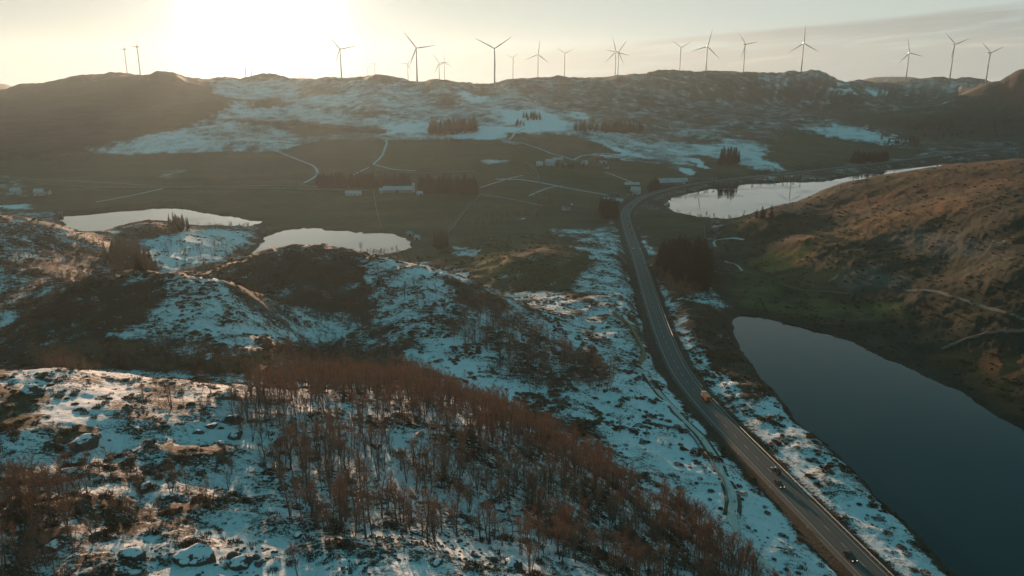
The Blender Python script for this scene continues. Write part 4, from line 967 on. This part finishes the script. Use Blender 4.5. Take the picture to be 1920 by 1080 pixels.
for kind, L_ in SITES.items():
    sc_ = []
    for s in L_:
        z = float(hgt(s[0], s[1])); vw = inview(s[0], s[1], z + 3); d_ = math.sqrt(s[0] ** 2 + s[1] ** 2 + (CAMH - z) ** 2); sc_.append((1e6 if s[5] else 0) + (s[2] / d_ if vw else 0))
    order = np.argsort(sc_)[::-1]; cap = 296
    for i in order[:cap]: build_tree(kind, L_[i])
    rest = [L_[i] for i in order[cap:]]
    if rest:
        a = np.array([(s[0], s[1], s[2], s[3]) for s in rest]); src = BIRCH if kind == 'birch' else SPRUCE
        points_object('birch_woods' if kind == 'birch' else 'spruce_woods', a[:, 0], a[:, 1], hgt(a[:, 0], a[:, 1]) - .05, a[:, 2], rng.uniform(0, 6.28, len(a)), a[:, 3].astype(int) % len(src), src, kind='stuff')
    print('TREES', kind, len(L_))

# ------------------------------------------------------------------ heather, juniper and tufts that poke through the snow
def tuft(seed, n, h, r_):
    r0 = random.Random(seed); V_, F_ = [], []
    for _ in range(n):
        a = r0.uniform(0, 6.28); q = r_ * math.sqrt(r0.random()); o = Vector((math.cos(a) * q, math.sin(a) * q, -.05)); d = Vector((math.cos(a) * .6 * r0.random(), math.sin(a) * .6 * r0.random(), 1)).normalized() * h * r0.uniform(.5, 1.1)
        a2 = r0.uniform(0, 3.14); w = r0.uniform(.02, .045) * (1 + r_); sv = Vector((math.cos(a2) * w, math.sin(a2) * w, 0)); k = len(V_); V_ += [o - sv, o + sv, o + d + sv * .3]; F_.append((k, k + 1, k + 2))
    return np_mesh('tuft', V_, F_, M_SCRUB)
TUFT = [[tuft(1, 46, .24, .38)], [tuft(2, 60, .30, .55)], [tuft(3, 90, .55, .75)], [tuft(4, 30, .20, .25)]]
r2 = np.random.default_rng(5); n_ = 60000
u_ = r2.uniform(-.72, .72, n_); r_ = 95 * np.exp(r2.random(n_) ** .8 * math.log(480 / 95)); tx, ty = np.sin(u_) * r_, np.cos(u_) * r_
tz = hgt(tx, ty); sn_ = bilin(AZ, RR, snow, u_, r_); cl = gnoise(tx / 6, ty / 6, 60) + .6 * gnoise(tx / 2.2, ty / 2.2, 61)
lk = bilin(AZ, RR, SD, u_, r_); rd = bilin(AZ, RR, np.minimum(ROADD, 99), u_, r_)
keep = (lk < -1) & (rd > 7) & (cl > -.05 + .5 * np.clip(sn_ - .5, 0, .4)) & (r2.random(n_) < np.clip(1.0 - .9 * np.clip(sn_ - .55, 0, 1) * 2.2, .1, 1)) & ((sn_ > .03) | (r2.random(n_) < .25))
tx, ty, tz = tx[keep][:15000], ty[keep][:15000], tz[keep][:15000]; print('TUFTS', len(tx))
points_object('heather_tufts', tx, ty, tz, r2.uniform(.6, 1.5, len(tx)), r2.uniform(0, 6.28, len(tx)), r2.choice(4, len(tx), p=[.35, .3, .12, .23]), TUFT, kind='stuff')

def bush(seed, r_):
    r0 = random.Random(seed); V_, F_ = [], []
    for _ in range(260):
        a = r0.uniform(0, 6.28); u = r0.random(); q = r_ * math.sqrt(r0.random()); z = r_ * .55 * math.sqrt(max(0, 1 - (q / r_) ** 2)) * (.3 + .7 * u); o = Vector((math.cos(a) * q, math.sin(a) * q, z - .1))
        d = Vector((r0.gauss(0, 1), r0.gauss(0, 1), abs(r0.gauss(.4, .6)))).normalized() * r0.uniform(.18, .36); sv = d.cross(Vector((r0.gauss(0, 1), r0.gauss(0, 1), 1))).normalized() * .08; k = len(V_); V_ += [o - sv, o + sv, o + d]; F_.append((k, k + 1, k + 2))
    return np_mesh('bush', V_, F_, M_SCRUB)
BUSH = [[bush(11, 1.0)], [bush(12, .7)], [bush(13, 1.35)]]
n_ = 90000; u_ = r2.uniform(-.70, .72, n_); r_ = 130 * np.exp(r2.random(n_) * math.log(760 / 130)); tx, ty = np.sin(u_) * r_, np.cos(u_) * r_; tz = hgt(tx, ty)
sn_ = bilin(AZ, RR, snow, u_, r_); lk = bilin(AZ, RR, SD, u_, r_); rd = bilin(AZ, RR, np.minimum(ROADD, 99), u_, r_); fl = bilin(AZ, RR, flat, u_, r_)
cl = gnoise(tx / 14, ty / 14, 70) + .6 * gnoise(tx / 5, ty / 5, 71)
keep = (lk < -3) & (rd > 9) & (fl < .2) & ((r_ > 245) | (r2.random(n_) < .10)) & ((tx < 130) | (r2.random(n_) < .4)) & (cl > -.05 + .55 * np.clip(sn_ - .3, 0, .6)) & (r2.random(n_) < .9); tx, ty, tz = tx[keep][:17000], ty[keep][:17000], tz[keep][:17000]; print('BUSH', len(tx))
points_object('low_scrub', tx, ty, tz, r2.uniform(.5, 1.3, len(tx)), r2.uniform(0, 6.28, len(tx)), r2.integers(0, 3, len(tx)), BUSH, kind='stuff')

# ------------------------------------------------------------------ boulders
def rock_mat():
    m, g, b = newmat('boulder'); geo = g.t.nodes.new('ShaderNodeNewGeometry'); P = geo.outputs['Position']; nz = g.sep(geo.outputs['Normal'])[2]
    n = g.noise(P, .9, 6, .65); n2 = g.noise(P, .9, 6, .7); c = g.mix(n, (.030, .029, .026), (.14, .125, .105))
    k = g.step(g.math('ADD', nz, g.math('MULTIPLY', g.math('SUBTRACT', n2, .5), 1.6)), .78, .84); g.link(g.mix(k, c, (.78, .80, .82)), b.inputs['Base Color']); b.inputs['Roughness'].default_value = .9
    bp = g.t.nodes.new('ShaderNodeBump'); bp.inputs['Distance'].default_value = .2; bp.inputs['Strength'].default_value = .8; g.link(g.noise(P, 2.2, 5, .7), bp.inputs['Height']); g.link(bp.outputs[0], b.inputs['Normal']); return m
M_ROCK = rock_mat()
def rock(seed, sub=4):
    from mathutils import noise as mn
    bm = bmesh.new(); bmesh.ops.create_icosphere(bm, subdivisions=(2 if seed >= 20 else sub), radius=1); r0 = random.Random(seed); o = Vector((seed * 3.1, seed * 1.7, 0))
    cuts = [(Vector((r0.gauss(0, 1), r0.gauss(0, 1), r0.gauss(0, .6))).normalized(), r0.uniform(.55, .85)) for _ in range(10)]
    for v in bm.verts:
        p = v.co.copy()
        for nn, dd_ in cuts:
            e = p.dot(nn) - dd_
            if e > 0: p -= nn * e * .97
        p *= 1 + .20 * mn.noise(p * 1.6 + o) + .10 * abs(mn.noise(p * 4.0 + o)) + .05 * mn.noise(p * 9 + o); v.co = Vector((p.x, p.y * .8, p.z * .62))
    me = bpy.data.meshes.new('boulder'); bm.to_mesh(me); bm.free(); me.materials.append(M_ROCK); me.polygons.foreach_set('use_smooth', np.ones(len(me.polygons), bool)); return me
ROCKS = [rock(i) for i in range(6)]
M_BARE = plain('bare_stone', (.10, .095, .085), .9, .5, 1.2)
STONE = [[rock(20)], [rock(21)], [rock(22)]]
for q_ in STONE: q_[0].materials[0] = M_BARE
n_ = 60000; u_ = r2.uniform(-.70, .72, n_); r_ = 100 * np.exp(r2.random(n_) * math.log(640 / 100)); tx, ty = np.sin(u_) * r_, np.cos(u_) * r_; tz = hgt(tx, ty)
lk = bilin(AZ, RR, SD, u_, r_); rd = bilin(AZ, RR, np.minimum(ROADD, 99), u_, r_); fl = bilin(AZ, RR, flat, u_, r_); cl = gnoise(tx / 30, ty / 30, 80) + .7 * gnoise(tx / 9, ty / 9, 81)
shore = (lk < .8) & (lk > -2.5)
keep = ((lk < -2) & (rd > 8) & (fl < .2) & (cl > .42) & ((r_ > 240) | (r2.random(n_) < .25))) | (shore & (r2.random(n_) < .8)); sc_ = np.where(shore, r2.uniform(.2, .55, n_), r2.uniform(.2, .5, n_) * (1 + (r2.random(n_) > .93) * 1.5))
points_object('scattered_stones', tx[keep][:6000], ty[keep][:6000], tz[keep][:6000], sc_[keep][:6000], r2.uniform(0, 6.28, int(min(6000, keep.sum()))), r2.integers(0, 3, int(min(6000, keep.sum()))), STONE, kind='stuff')
print('STONES', keep.sum())
BO = [(435,790,46,0,'dark angular boulder capped with snow at the left edge of the birch wood'), (441,818,42,1,'dark boulder directly below the snow-capped one at the left edge of the wood'),
 (158,836,68,2,'round grey boulder with a snow streak on the upper left of the near hill'), (208,968,104,3,'large dark outcrop boulder with snow patches on the left of the near hill'),
 (246,1042,66,4,'dark boulder half brown, below the large outcrop boulder'), (368,1045,92,5,'large boulder topped with a thick snow slab near the bottom edge'),
 (452,1058,54,0,'flat rock with a snow sheet just right of the snow-topped slab boulder'), (272,914,36,1,'dark rock above and right of the large outcrop boulder'), (312,936,32,2,'small pale-topped rock right of the large outcrop boulder'),
 (100,1028,44,3,'rounded rock in the thicket at the bottom left'), (425,745,44,4,'low snowy rock hump above the dark angular boulders'), (395,800,30,5,'small rock in the scree left of the dark angular boulder'),
 (372,812,24,0,'smallest rock in the scree left of the dark angular boulder'), (415,832,22,1,'little rock at the foot of the two stacked dark boulders'), (958,1062,52,2,'boulder at the bottom edge below the birch wood'),
 (705,838,30,3,'snowy rock inside the left part of the birch wood'), (780,1000,26,4,'small dark rock on the snow at the lower edge of the wood'), (178,1002,36,5,'rock leaning against the lower side of the large outcrop boulder'),
 (60,735,50,0,'dark mossy outcrop on the left crest of the near hill'), (395,672,34,1,'dark rock on the pass between the near crest and the second hill'), (378,660,24,2,'small snowy rock beside the dark rock on the pass'),
 (935,955,30,3,'dark rock in the middle of the birch wood'), (1205,1010,26,4,'small rock between the birches near the right end of the wood'), (560,1005,24,5,'small dark rock on the open snow below the wood'),
 (820,1058,30,2,'snowy rock on the open ground at the bottom centre'), (500,900,26,3,'rock showing through the snow at the left end of the wood')]
for px, py, w_, v_, lb in BO:
    x, y = cast(px, py); x, y = float(x[0]), float(y[0]); z = float(hgt(x, y)); dpt = y * CP + (CAMH - z) * SP; s_ = w_ * dpt / FPX / 2
    if py == 777 or py == 968: z = -5.0
    o = link('boulder', ROCKS[v_], label=lb, category='boulder', group='boulders'); o.location = (x, y, z - s_ * .12); o.scale = (s_, s_, s_ * 1.05); o.rotation_euler = (0, 0, px * 1.3)

# ------------------------------------------------------------------ buildings
M_WALLS = {'white': plain('white_boards', (.50, .50, .48), .7, .08, 2), 'red': plain('red_boards', (.20, .055, .04), .8, .2, 2), 'grey': plain('grey_boards', (.22, .21, .20), .8, .2, 2), 'dark': plain('dark_boards', (.07, .055, .045), .8, .2, 2)}
M_ROOFS = {'snow': plain('snowy_roof', (.42, .44, .46), .85, .12, .5), 'slate': plain('slate_roof', (.07, .07, .075), .6, .3, 1), 'green': plain('green_metal_roof', (.10, .30, .26), .5, .15, 1), 'redt': plain('red_tile_roof', (.22, .08, .05), .8, .25, 1)}
M_GLASS = plain('window_glass', (.03, .04, .05), .12, .1, 1, 0, .6); M_TRIM = plain('white_trim', (.70, .70, .68), .6, .05, 2)
def house(px, py, w_, d_, h_, rh, yaw, wc, rc_, label, name='farmhouse', cat='house', nwin=3, chim=True):
    x, y = cast(px, py); x, y = float(x[0]), float(y[0]); z = min(float(hgt(x + a, y + b_)) for a in (-w_ / 2, w_ / 2) for b_ in (-d_ / 2, d_ / 2))
    w_ *= .88; d_ *= .88; root = empty(name, (x, y, z), R(yaw), label=label, category=cat, group='farm buildings of the valley')
    a, b_ = w_ / 2, d_ / 2; mb = MB()
    vs = [(-a, -b_, -1.5), (a, -b_, -1.5), (a, b_, -1.5), (-a, b_, -1.5), (-a, -b_, h_), (a, -b_, h_), (a, b_, h_), (-a, b_, h_), (-a, 0, h_ + rh), (a, 0, h_ + rh)]
    mb.add(vs, [(0, 1, 5, 4), (2, 3, 7, 6), (1, 2, 6, 9, 5), (3, 0, 4, 8, 7), (4, 5, 9, 8), (6, 7, 8, 9)]); part('wall', mb.mesh('wall', M_WALLS[wc]), root)
    mb = MB(); ov = .45; t_ = .22; sl = rh / b_
    for s_ in (-1, 1):
        e = b_ + ov; ze = h_ - ov * sl; p = [(-a - ov, s_ * e, ze + .03), (a + ov, s_ * e, ze + .03), (a + ov, 0, h_ + rh + .03), (-a - ov, 0, h_ + rh + .03)]
        mb.add(p + [(q[0], q[1], q[2] + t_) for q in p], [(0, 1, 2, 3), (4, 5, 6, 7), (0, 1, 5, 4), (1, 2, 6, 5), (3, 0, 4, 7)])
    rf = part('roof', mb.mesh('roof', M_ROOFS[rc_]), root)
    if chim: mb = MB(); mb.box((a * .3, 0, h_ + rh + .5), (.7, .7, 1.4)); part('chimney', mb.mesh('chimney', M_STONE), rf)
    mb = MB(); mb.box((0, 0, 0), (1.0, .08, 1.2)); wm = mb.mesh('window', M_GLASS); mf = MB()
    for c, d in (((0, 0, .68), (1.3, .1, .14)), ((0, 0, -.68), (1.3, .1, .14)), ((-.58, 0, 0), (.14, .1, 1.22)), ((.58, 0, 0), (.14, .1, 1.22))): mf.box(c, d)
    fm = mf.mesh('frame', M_TRIM)
    for s_ in (-1, 1):
        for i in range(nwin):
            xx = -a + w_ * (i + .5) / nwin
            if s_ < 0 and i == nwin // 2: continue
            wn_ = part('window', wm, root); wn_.location = (xx, s_ * (b_ + .03), h_ * .55); part('frame', fm, wn_)
    mb = MB(); mb.box((0, 0, 0), (1.1 if chim else 2.8, .1, 2.1 if chim else 2.7)); dr = part('door', mb.mesh('door', M_WALLS['dark']), root); dr.location = (-a + w_ * (nwin // 2 + .5) / nwin, -b_ - .04, 1.05 if chim else 1.35)
    return root
HS = [
 (1031,310,14,9,5.5,3.6,12,'white','snow','large white farmhouse with a snowy roof, the brightest of the upper farm'), (1012,311,9,7,4,2.6,-20,'white','snow','small white house left of the large farmhouse of the upper farm'),
 (1045,303,16,8,3.6,2.8,20,'grey','snow','grey barn with snowy roof behind the large white farmhouse'), (1062,309,7,6,3.2,2.2,0,'white','slate','little white cottage right of the upper farm'),
 (1096,309,8,7,4,2.6,30,'white','snow','white house at the left end of the upper hamlet'), (1120,301,20,9,4,3.2,-8,'red','redt','red barn at the top of the upper hamlet'), (1131,305,10,8,4.6,2.8,10,'white','slate','white house in front of the red barn'),
 (1136,316,8,6,3,2.2,-30,'white','slate','small house at the lower edge of the upper hamlet'), (1155,300,14,8,4,3,-15,'dark','snow','dark barn at the right end of the upper hamlet'),
 (1062,394,9,7,4,3,25,'white','slate','small white house alone in the fields left of the cone-shaped clump'), (1069,389,5,4,2.6,1.8,25,'white','snow','tiny outbuilding behind the small white house in the fields'),
 (1150,376,13,8,4.5,3,-12,'white','slate','white house with dark roof just above the cone-shaped clump'), (1161,381,10,7,3,2.2,-25,'grey','snow','grey garage with snowy roof beside the road bend'), (1137,378,7,6,3,2.2,5,'dark','snow','small dark shed left of the house above the cone-shaped clump'),
 (1185,349,20,8,3.2,2.4,-6,'dark','snow','long low dark house behind the roadside houses'), (1192,363,12,9,5,3.4,-25,'white','snow','white house with snowy roof where the road leaves the bend'), (1181,366,6,5,2.6,2,-20,'white','slate','small annex left of the white house at the road'),
 (1255,346,34,13,5,4.5,12,'red','snow','long red roadside barn with a snow-covered roof'), (1283,344,8,7,4.5,3,12,'white','snow','white block at the right end of the long red barn'),
 (746,360,38,12,4,3.6,0,'grey','snow','long white-roofed barn between the two spruce belts'), (722,361,14,8,3,2.4,0,'white','snow','low annex left of the long white-roofed barn'), (663,366,20,8,3,2.4,0,'white','snow','low white building standing alone left of the spruce belts'),
 (787,366,7,5,2.6,2,0,'white','snow','small shed right of the white-roofed barn'), (770,442,8,5,2.6,1.8,-40,'grey','green','shed with a turquoise roof beside the round lake'), (783,449,5,4,2.4,1.6,-40,'white','snow','tiny white hut below the turquoise-roofed shed'),
 (74,366,11,8,4.5,3.2,8,'white','snow','white house at the far left farm, the brightest there'), (89,364,8,6,4,2.8,-10,'white','slate','white house right of the brightest one at the far left farm'), (30,363,12,8,4,3,15,'white','snow','pale house nearest the frame edge at the far left farm'),
 (112,400,5,4.5,3,2.2,20,'white','slate','white cabin at the left tip of the bright lake'), (1251,386,4,3.5,2.4,1.6,30,'white','snow','tiny white boathouse at the left tip of the road lake'), (1790,172,10,7,4,3,0,'white','snow','lone house below the large turbine on the far right upland'),
 (1700,180,12,8,4,3,0,'white','snow','far house on the upland at the edge of the snow field')]
for h_ in HS:
    big = 'barn' in h_[9] or 'shed' in h_[9] or 'garage' in h_[9] or 'annex' in h_[9] or 'outbuilding' in h_[9] or 'boathouse' in h_[9]
    house(*h_, name='barn' if 'barn' in h_[9] else ('shed' if big else 'farmhouse'), cat='barn' if 'barn' in h_[9] else ('shed' if big else 'house'), nwin=max(2, int(h_[2] / 3.2)), chim=not big)
x, y = cast(776, 360); rt = empty('silo', (float(x[0]), float(y[0]) , float(hgt(x, y)[0])), 0, label='slim white silo at the right end of the long white-roofed barn', category='silo')
mb = MB(); mb.tube([(0, 0, -1), (0, 0, 9.5)], 2.0, 16); part('tank', mb.mesh('tank', M_WALLS['white'], False), rt); mb = MB(); mb.tube([(0, 0, 9.55), (0, 0, 10.3), (0, 0, 10.8)], [2.1, 1.3, .1], 16); part('roof', mb.mesh('roof', M_ROOFS['snow'], False), rt)

# ------------------------------------------------------------------ traffic
def paintmat(n, c): return plain(n, c, .25, .03, 1, .2, .5)
M_TYRE = plain('tyre_rubber', (.02, .02, .02), .9, .1, 4); M_CGLASS = plain('car_glass', (.015, .018, .02), .08, .1, 1, 0, .7); M_HEAD = plain('headlamp', (.8, .78, .7), .2, .02, 1, 0, .5, (1, .93, .8, .5)); M_TAIL = plain('tail_lamp', (.5, .03, .02), .3, .05, 1, 0, .5, (1, .08, .04, .2)); M_RIM = plain('wheel_rim', (.35, .35, .35), .35, .05, 1, .8)
def profile_body(prof, w_, name, mat, tuck=0.0, z0=None):
    """side profile (y, z) extruded across the width, upper points pulled in"""
    mb = MB(); n = len(prof); zs = [p[1] for p in prof]; zt = max(zs); zb = min(zs); xs = []
    L_, R_ = [], []
    for y, z in prof:
        k = max(0, (z - (z0 if z0 is not None else zb)) / max(zt - (z0 if z0 is not None else zb), 1e-3)); q = w_ / 2 - tuck * k
        L_.append((-q, y, z)); R_.append((q, y, z))
    mb.add(L_ + R_, [tuple(range(n))[::-1], tuple(range(n, 2 * n))] + [(i, (i + 1) % n, n + (i + 1) % n, n + i) for i in range(n)])
    me = mb.mesh(name, mat); bm = bmesh.new(); bm.from_mesh(me); bmesh.ops.recalc_face_normals(bm, faces=bm.faces[:])
    bmesh.ops.bevel(bm, geom=[e for e in bm.edges if e.calc_face_angle(0) > .5], offset=.05, segments=2, affect='EDGES', clamp_overlap=True); bm.to_mesh(me); bm.free(); return me
def wheel(parent, x, y, r_, wd=.22):
    mb = MB(); mb.tube([(-wd / 2, 0, 0), (wd / 2, 0, 0)], r_, 16); o = part('wheel', mb.mesh('wheel', M_TYRE), parent); o.location = (x, y, r_); mb = MB(); mb.tube([(-wd / 2 - .012, 0, 0), (wd / 2 + .012, 0, 0)], r_ * .6, 12); part('rim', mb.mesh('rim', M_RIM), o)
def car(loc, yaw, col, label, wagon=False, lights=True):
    root = empty('car', loc, yaw, label=label, category='car', group='vehicles on the road'); m = paintmat('car_paint', col)
    # +y is forward
    body = [(-2.2, .35), (-2.25, .75), (-2.1, .98), (1.0, .95), (1.9, .80), (2.22, .62), (2.2, .32), (1.6, .22), (-1.7, .22)]
    part('body', profile_body(body, 1.82, 'body', m, .06, .5), root)
    cab = [(-2.0, .93), (-1.75, 1.36), (-1.1, 1.49), (.1, 1.47), (.95, .93)] if wagon else [(-1.75, .93), (-1.05, 1.38), (-.5, 1.46), (.15, 1.43), (1.0, .93)]
    part('windows', profile_body(cab, 1.66, 'windows', M_CGLASS, .2, .93), root)
    top = [(cab[1][0] + .12, cab[1][1] + .02), (cab[2][0], cab[2][1] + .045), (cab[3][0], cab[3][1] + .045), (cab[3][0] + .1, cab[3][1] - .02)]
    part('roof_panel', profile_body(top, 1.36, 'roof_panel', m), root)
    for sx in (-1, 1):
        for sy in (-1.35, 1.38): wheel(root, sx * .82, sy, .33)
        mb = MB(); mb.box((0, 0, 0), (.36, .1, .16)); hl = part('headlight', mb.mesh('headlight', M_HEAD), root); hl.location = (sx * .66, 2.19, .66)
        mb = MB(); mb.box((0, 0, 0), (.3, .08, .18)); hl = part('tail_light', mb.mesh('tail_light', M_TAIL), root); hl.location = (sx * .7, -2.23, .78)
        mb = MB(); mb.box((0, 0, 0), (.2, .12, .14)); part('mirror', mb.mesh('mirror', m), root).location = (sx * 1.0, .75, 1.0)
    return root
def on_road(px, py, side):
    x, y = onplane(px, py, .9); i = int(np.argmin((ROAD[:, 0] - x) ** 2 + (ROAD[:, 1] - y) ** 2)); i = min(max(i, 1), len(ROAD) - 2); t = ROAD[i + 1, :2] - ROAD[i - 1, :2]; t /= np.linalg.norm(t)
    # road runs away from the camera along its index; lanes lie 1.75 m from the middle
    p = ROAD[i, :2] + np.array([t[1], -t[0]]) * (1.8 * side); zc = ROAD[i, 2] + .10
    yaw = math.atan2(-t[0], t[1]) + (0 if side > 0 else math.pi); return (p[0], p[1], zc), yaw
for px, py, sd_, col, wg, lb in ((1604,1050,-1,(.02,.024,.024),True,'dark estate car nearest the camera on the main road'), (1456,907,-1,(.03,.03,.022),False,'dark car in the left lane of the pair passing each other'),
    (1449,880,1,(.05,.02,.02),False,'dark reddish car in the right lane of the pair passing each other'), (1190,464,-1,(.6,.6,.6),False,'white car glinting where the sun first reaches the road'),
    (1188,437,1,(.03,.035,.04),False,'small dark car before the bend, the lowest of three in a row'), (1184,425,1,(.04,.04,.04),False,'small dark car before the bend, the middle one of three in a row'),
    (1181,411,1,(.05,.03,.03),True,'small dark car before the bend, the top one of three in a row'), (1191,388,1,(.03,.03,.035),False,'tiny dark car just beyond the top of the road bend')):
    loc, yaw = on_road(px, py, sd_); car(loc, yaw, col, lb, wg)
def lorry():
    loc, yaw = on_road(1322, 744, 1); root = empty('lorry', loc, yaw, label='orange lorry with a tipper box driving away on the main road', category='lorry', group='vehicles on the road')
    root.scale = (.88, .88, .88); mo = paintmat('orange_paint', (.42, .17, .06)); mw = paintmat('cab_paint', (.60, .50, .36)); md = plain('chassis_black', (.03, .03, .03), .7, .2, 2)
    mb = MB(); mb.box((0, 0, .78), (.9, 8.4, .26)); mb.box((0, -3.9, .6), (2.3, .12, .3)); part('chassis', mb.mesh('chassis', md), root)
    part('cargo_box', profile_body([(-4.1, 1.0), (-4.2, 2.9), (1.35, 3.0), (1.45, 1.0)], 2.5, 'cargo_box', mo, .05), root)
    part('cab', profile_body([(1.75, .5), (1.75, 2.95), (2.2, 3.1), (3.5, 2.95), (3.85, 1.9), (3.95, .5)], 2.4, 'cab', mw, .12), root)
    part('windscreen', profile_body([(3.55, 2.75), (3.62, 2.75), (3.93, 1.95), (3.86, 1.95)], 2.05, 'windscreen', M_CGLASS), root)
    for sx in (-1, 1):
        for sy in (-3.1, -1.9, 2.7): wheel(root, sx * 1.05, sy, .5, .34)
        mb = MB(); mb.box((0, 0, 0), (.05, .8, .6)); part('side_window', mb.mesh('side_window', M_CGLASS), root).location = (sx * 1.16, 2.95, 2.2)
        mb = MB(); mb.box((0, 0, 0), (.4, .08, .2)); part('headlight', mb.mesh('headlight', M_HEAD), root).location = (sx * .9, 3.98, .85)
        mb = MB(); mb.box((0, 0, 0), (.3, .08, .16)); part('tail_light', mb.mesh('tail_light', M_TAIL), root).location = (sx * .95, -4.0, .85)
lorry()
def excavator():
    x, y = onplane(1219, 500, .3); x, y = float(x), float(y); root = empty('excavator', (x, y, float(hgt(x, y))), R(35), label='small yellow excavator parked on the brown verge beside the dark conifer clump', category='excavator')
    my = paintmat('yellow_paint', (.55, .38, .04)); md = plain('track_black', (.03, .03, .03), .8, .2, 2)
    for sx in (-1, 1): part('track', profile_body([(-1.6, .1), (-1.75, .4), (-1.5, .75), (1.5, .75), (1.75, .4), (1.6, .1)], .5, 'track', md), root).location = (sx * .95, 0, 0)
    part('body', profile_body([(-1.9, .85), (-1.95, 1.7), (-1.5, 2.0), (.9, 1.9), (1.2, .85)], 2.3, 'body', my, .08), root); c = part('cab', profile_body([(-.1, 1.8), (-.1, 2.85), (.9, 2.85), (1.25, 1.8)], 1.0, 'cab', M_CGLASS, .08), root); c.location = (-.6, 0, 0)
    mb = MB(); mb.tube([(.3, .9, 1.4), (.3, 2.6, 3.6), (.3, 4.4, 3.2)], [.26, .22, .18], 6); part('boom', mb.mesh('boom', my), root); mb = MB(); mb.tube([(.3, 4.4, 3.2), (.3, 4.9, 1.1)], [.18, .12], 6); part('arm', mb.mesh('arm', my), root); mb = MB(); mb.box((.3, 4.75, .75), (.9, .7, .7)); part('bucket', mb.mesh('bucket', md), root)
excavator()
def sign(px, py, col, lb):
    x, y = onplane(px, py, 0.0); x, y = float(x), float(y); root = empty('road_sign', (x, y, float(hgt(x, y))), R(0), label=lb, category='road sign', group='road signs'); mb = MB(); mb.tube([(0, 0, -.3), (0, 0, 2.6)], .05, 8); part('pole', mb.mesh('pole', M_RIM), root)
    mb = MB(); mb.box((0, -.08, 2.4), (1.3, .05, 1.0)); part('panel', mb.mesh('panel', plain('sign_face', col, .5, .05, 1)), root)
sign(1268, 630, (.03, .09, .30), 'small blue road sign on the lake side of the straight'); sign(1200, 472, (.6, .6, .58), 'white road sign right of the white car at the bend')
# guardrail on the lake side
M_STEEL = plain('galvanised_steel', (.34, .33, .30), .6, .15, 1.5, .3)
def rail(s0, s1, off, lb):
    s_ = np.arange(s0, s1, 2.0); P = RD(s_); t = np.gradient(P[:, :2], axis=0); t /= np.linalg.norm(t, axis=1)[:, None]; nr_ = np.stack([t[:, 1], -t[:, 0]], 1); Q = P[:, :2] + nr_ * off; zb = P[:, 2] - .1
    x0, y0, z0 = Q[0][0], Q[0][1], zb[0]; root = empty('guardrail', (x0, y0, z0), 0, label=lb, category='guardrail', group='steel guardrails along the road'); n = len(P)
    prof = [(-.02, .42), (.05, .48), (-.02, .56), (.05, .66), (-.02, .73), (-.06, .73), (-.03, .57), (-.06, .42)]; vs = []; fs = []
    for i in range(n):
        for a, z in prof: vs.append((Q[i][0] - nr_[i][0] * a * 1 - x0, Q[i][1] - nr_[i][1] * a - y0, zb[i] + z - z0))
        if i: b_ = (i - 1) * 8; fs += [(b_ + k, b_ + (k + 1) % 8, b_ + 8 + (k + 1) % 8, b_ + 8 + k) for k in range(8)]
    mb = MB(); mb.add(vs, fs); part('beam', mb.mesh('beam', M_STEEL), root); mb = MB(); mb.box((0, 0, .1), (.1, .14, 1.2)); pm = mb.mesh('post', M_STEEL)
    for i in range(0, n, 2):
        if i // 2 < 98: part('post', pm, root).location = (Q[i][0] + nr_[i][0] * .1 - x0, Q[i][1] + nr_[i][1] * .1 - y0, zb[i] - z0)
def s_at(px, py):
    x, y = onplane(px, py, .4); return float(cum[int(np.argmin((ROAD[:, 0] - x) ** 2 + (ROAD[:, 1] - y) ** 2))])
sA, sB, sC, sD = s_at(1720, 1160), s_at(1318, 752), s_at(1298, 728), s_at(1206, 505)
rail(sA, sB, 4.75, 'steel guardrail between the main road and the lake, from the frame edge to the lorry'); rail(sC, sD, 4.75, 'steel guardrail along the lake side from beyond the lorry to the conifer clump')
# lighting columns down by the houses and a low fence line are too small to show

# marker posts along the left verge, each a thin post with a reflector band
M_POST = plain('marker_plastic', (.55, .53, .48), .6, .05, 1)
mb = MB(); mb.box((0, 0, .45), (.12, .12, 1.1)); pm_ = mb.mesh('pole', M_POST); mb = MB(); mb.box((0, 0, .82), (.14, .14, .16)); bm_ = mb.mesh('band', M_TYRE)
for i, s__ in enumerate(np.arange(sA + 20, sD + 160, 24.0)):
    for sd_ in (-1,):
        p = RD(np.array([s__, s__ + 1])); t = p[1] - p[0]; t = t[:2] / np.linalg.norm(t[:2]); x, y = p[0, 0] + t[1] * 5.2 * sd_, p[0, 1] - t[0] * 5.2 * sd_
        o = empty('marker_post', (x, y, p[0, 2] - .35), 0, label='thin pale marker post with a dark band on the left verge of the main road', category='marker post', group='marker posts along the left verge'); link('pole', pm_, o); link('band', bm_, o)

# ------------------------------------------------------------------ haze of the evening air
mb = MB(); mb.box((0, 0, 190 - 60 + 60), (13600, 13600, 460)); 
mh = bpy.data.materials.new('evening_haze'); mh.use_nodes = True; t = mh.node_tree
for n in list(t.nodes): t.nodes.remove(n)
o_ = t.nodes.new('ShaderNodeOutputMaterial'); pv = t.nodes.new('ShaderNodeVolumePrincipled')
pv.inputs['Color'].default_value = (.73, .93, 1.0, 1); pv.inputs['Density'].default_value = HAZE; pv.inputs['Anisotropy'].default_value = .53
t.links.new(pv.outputs[0], o_.inputs['Volume'])
if HAZE > 0: link('haze', mb.mesh('haze', mh), kind='stuff')
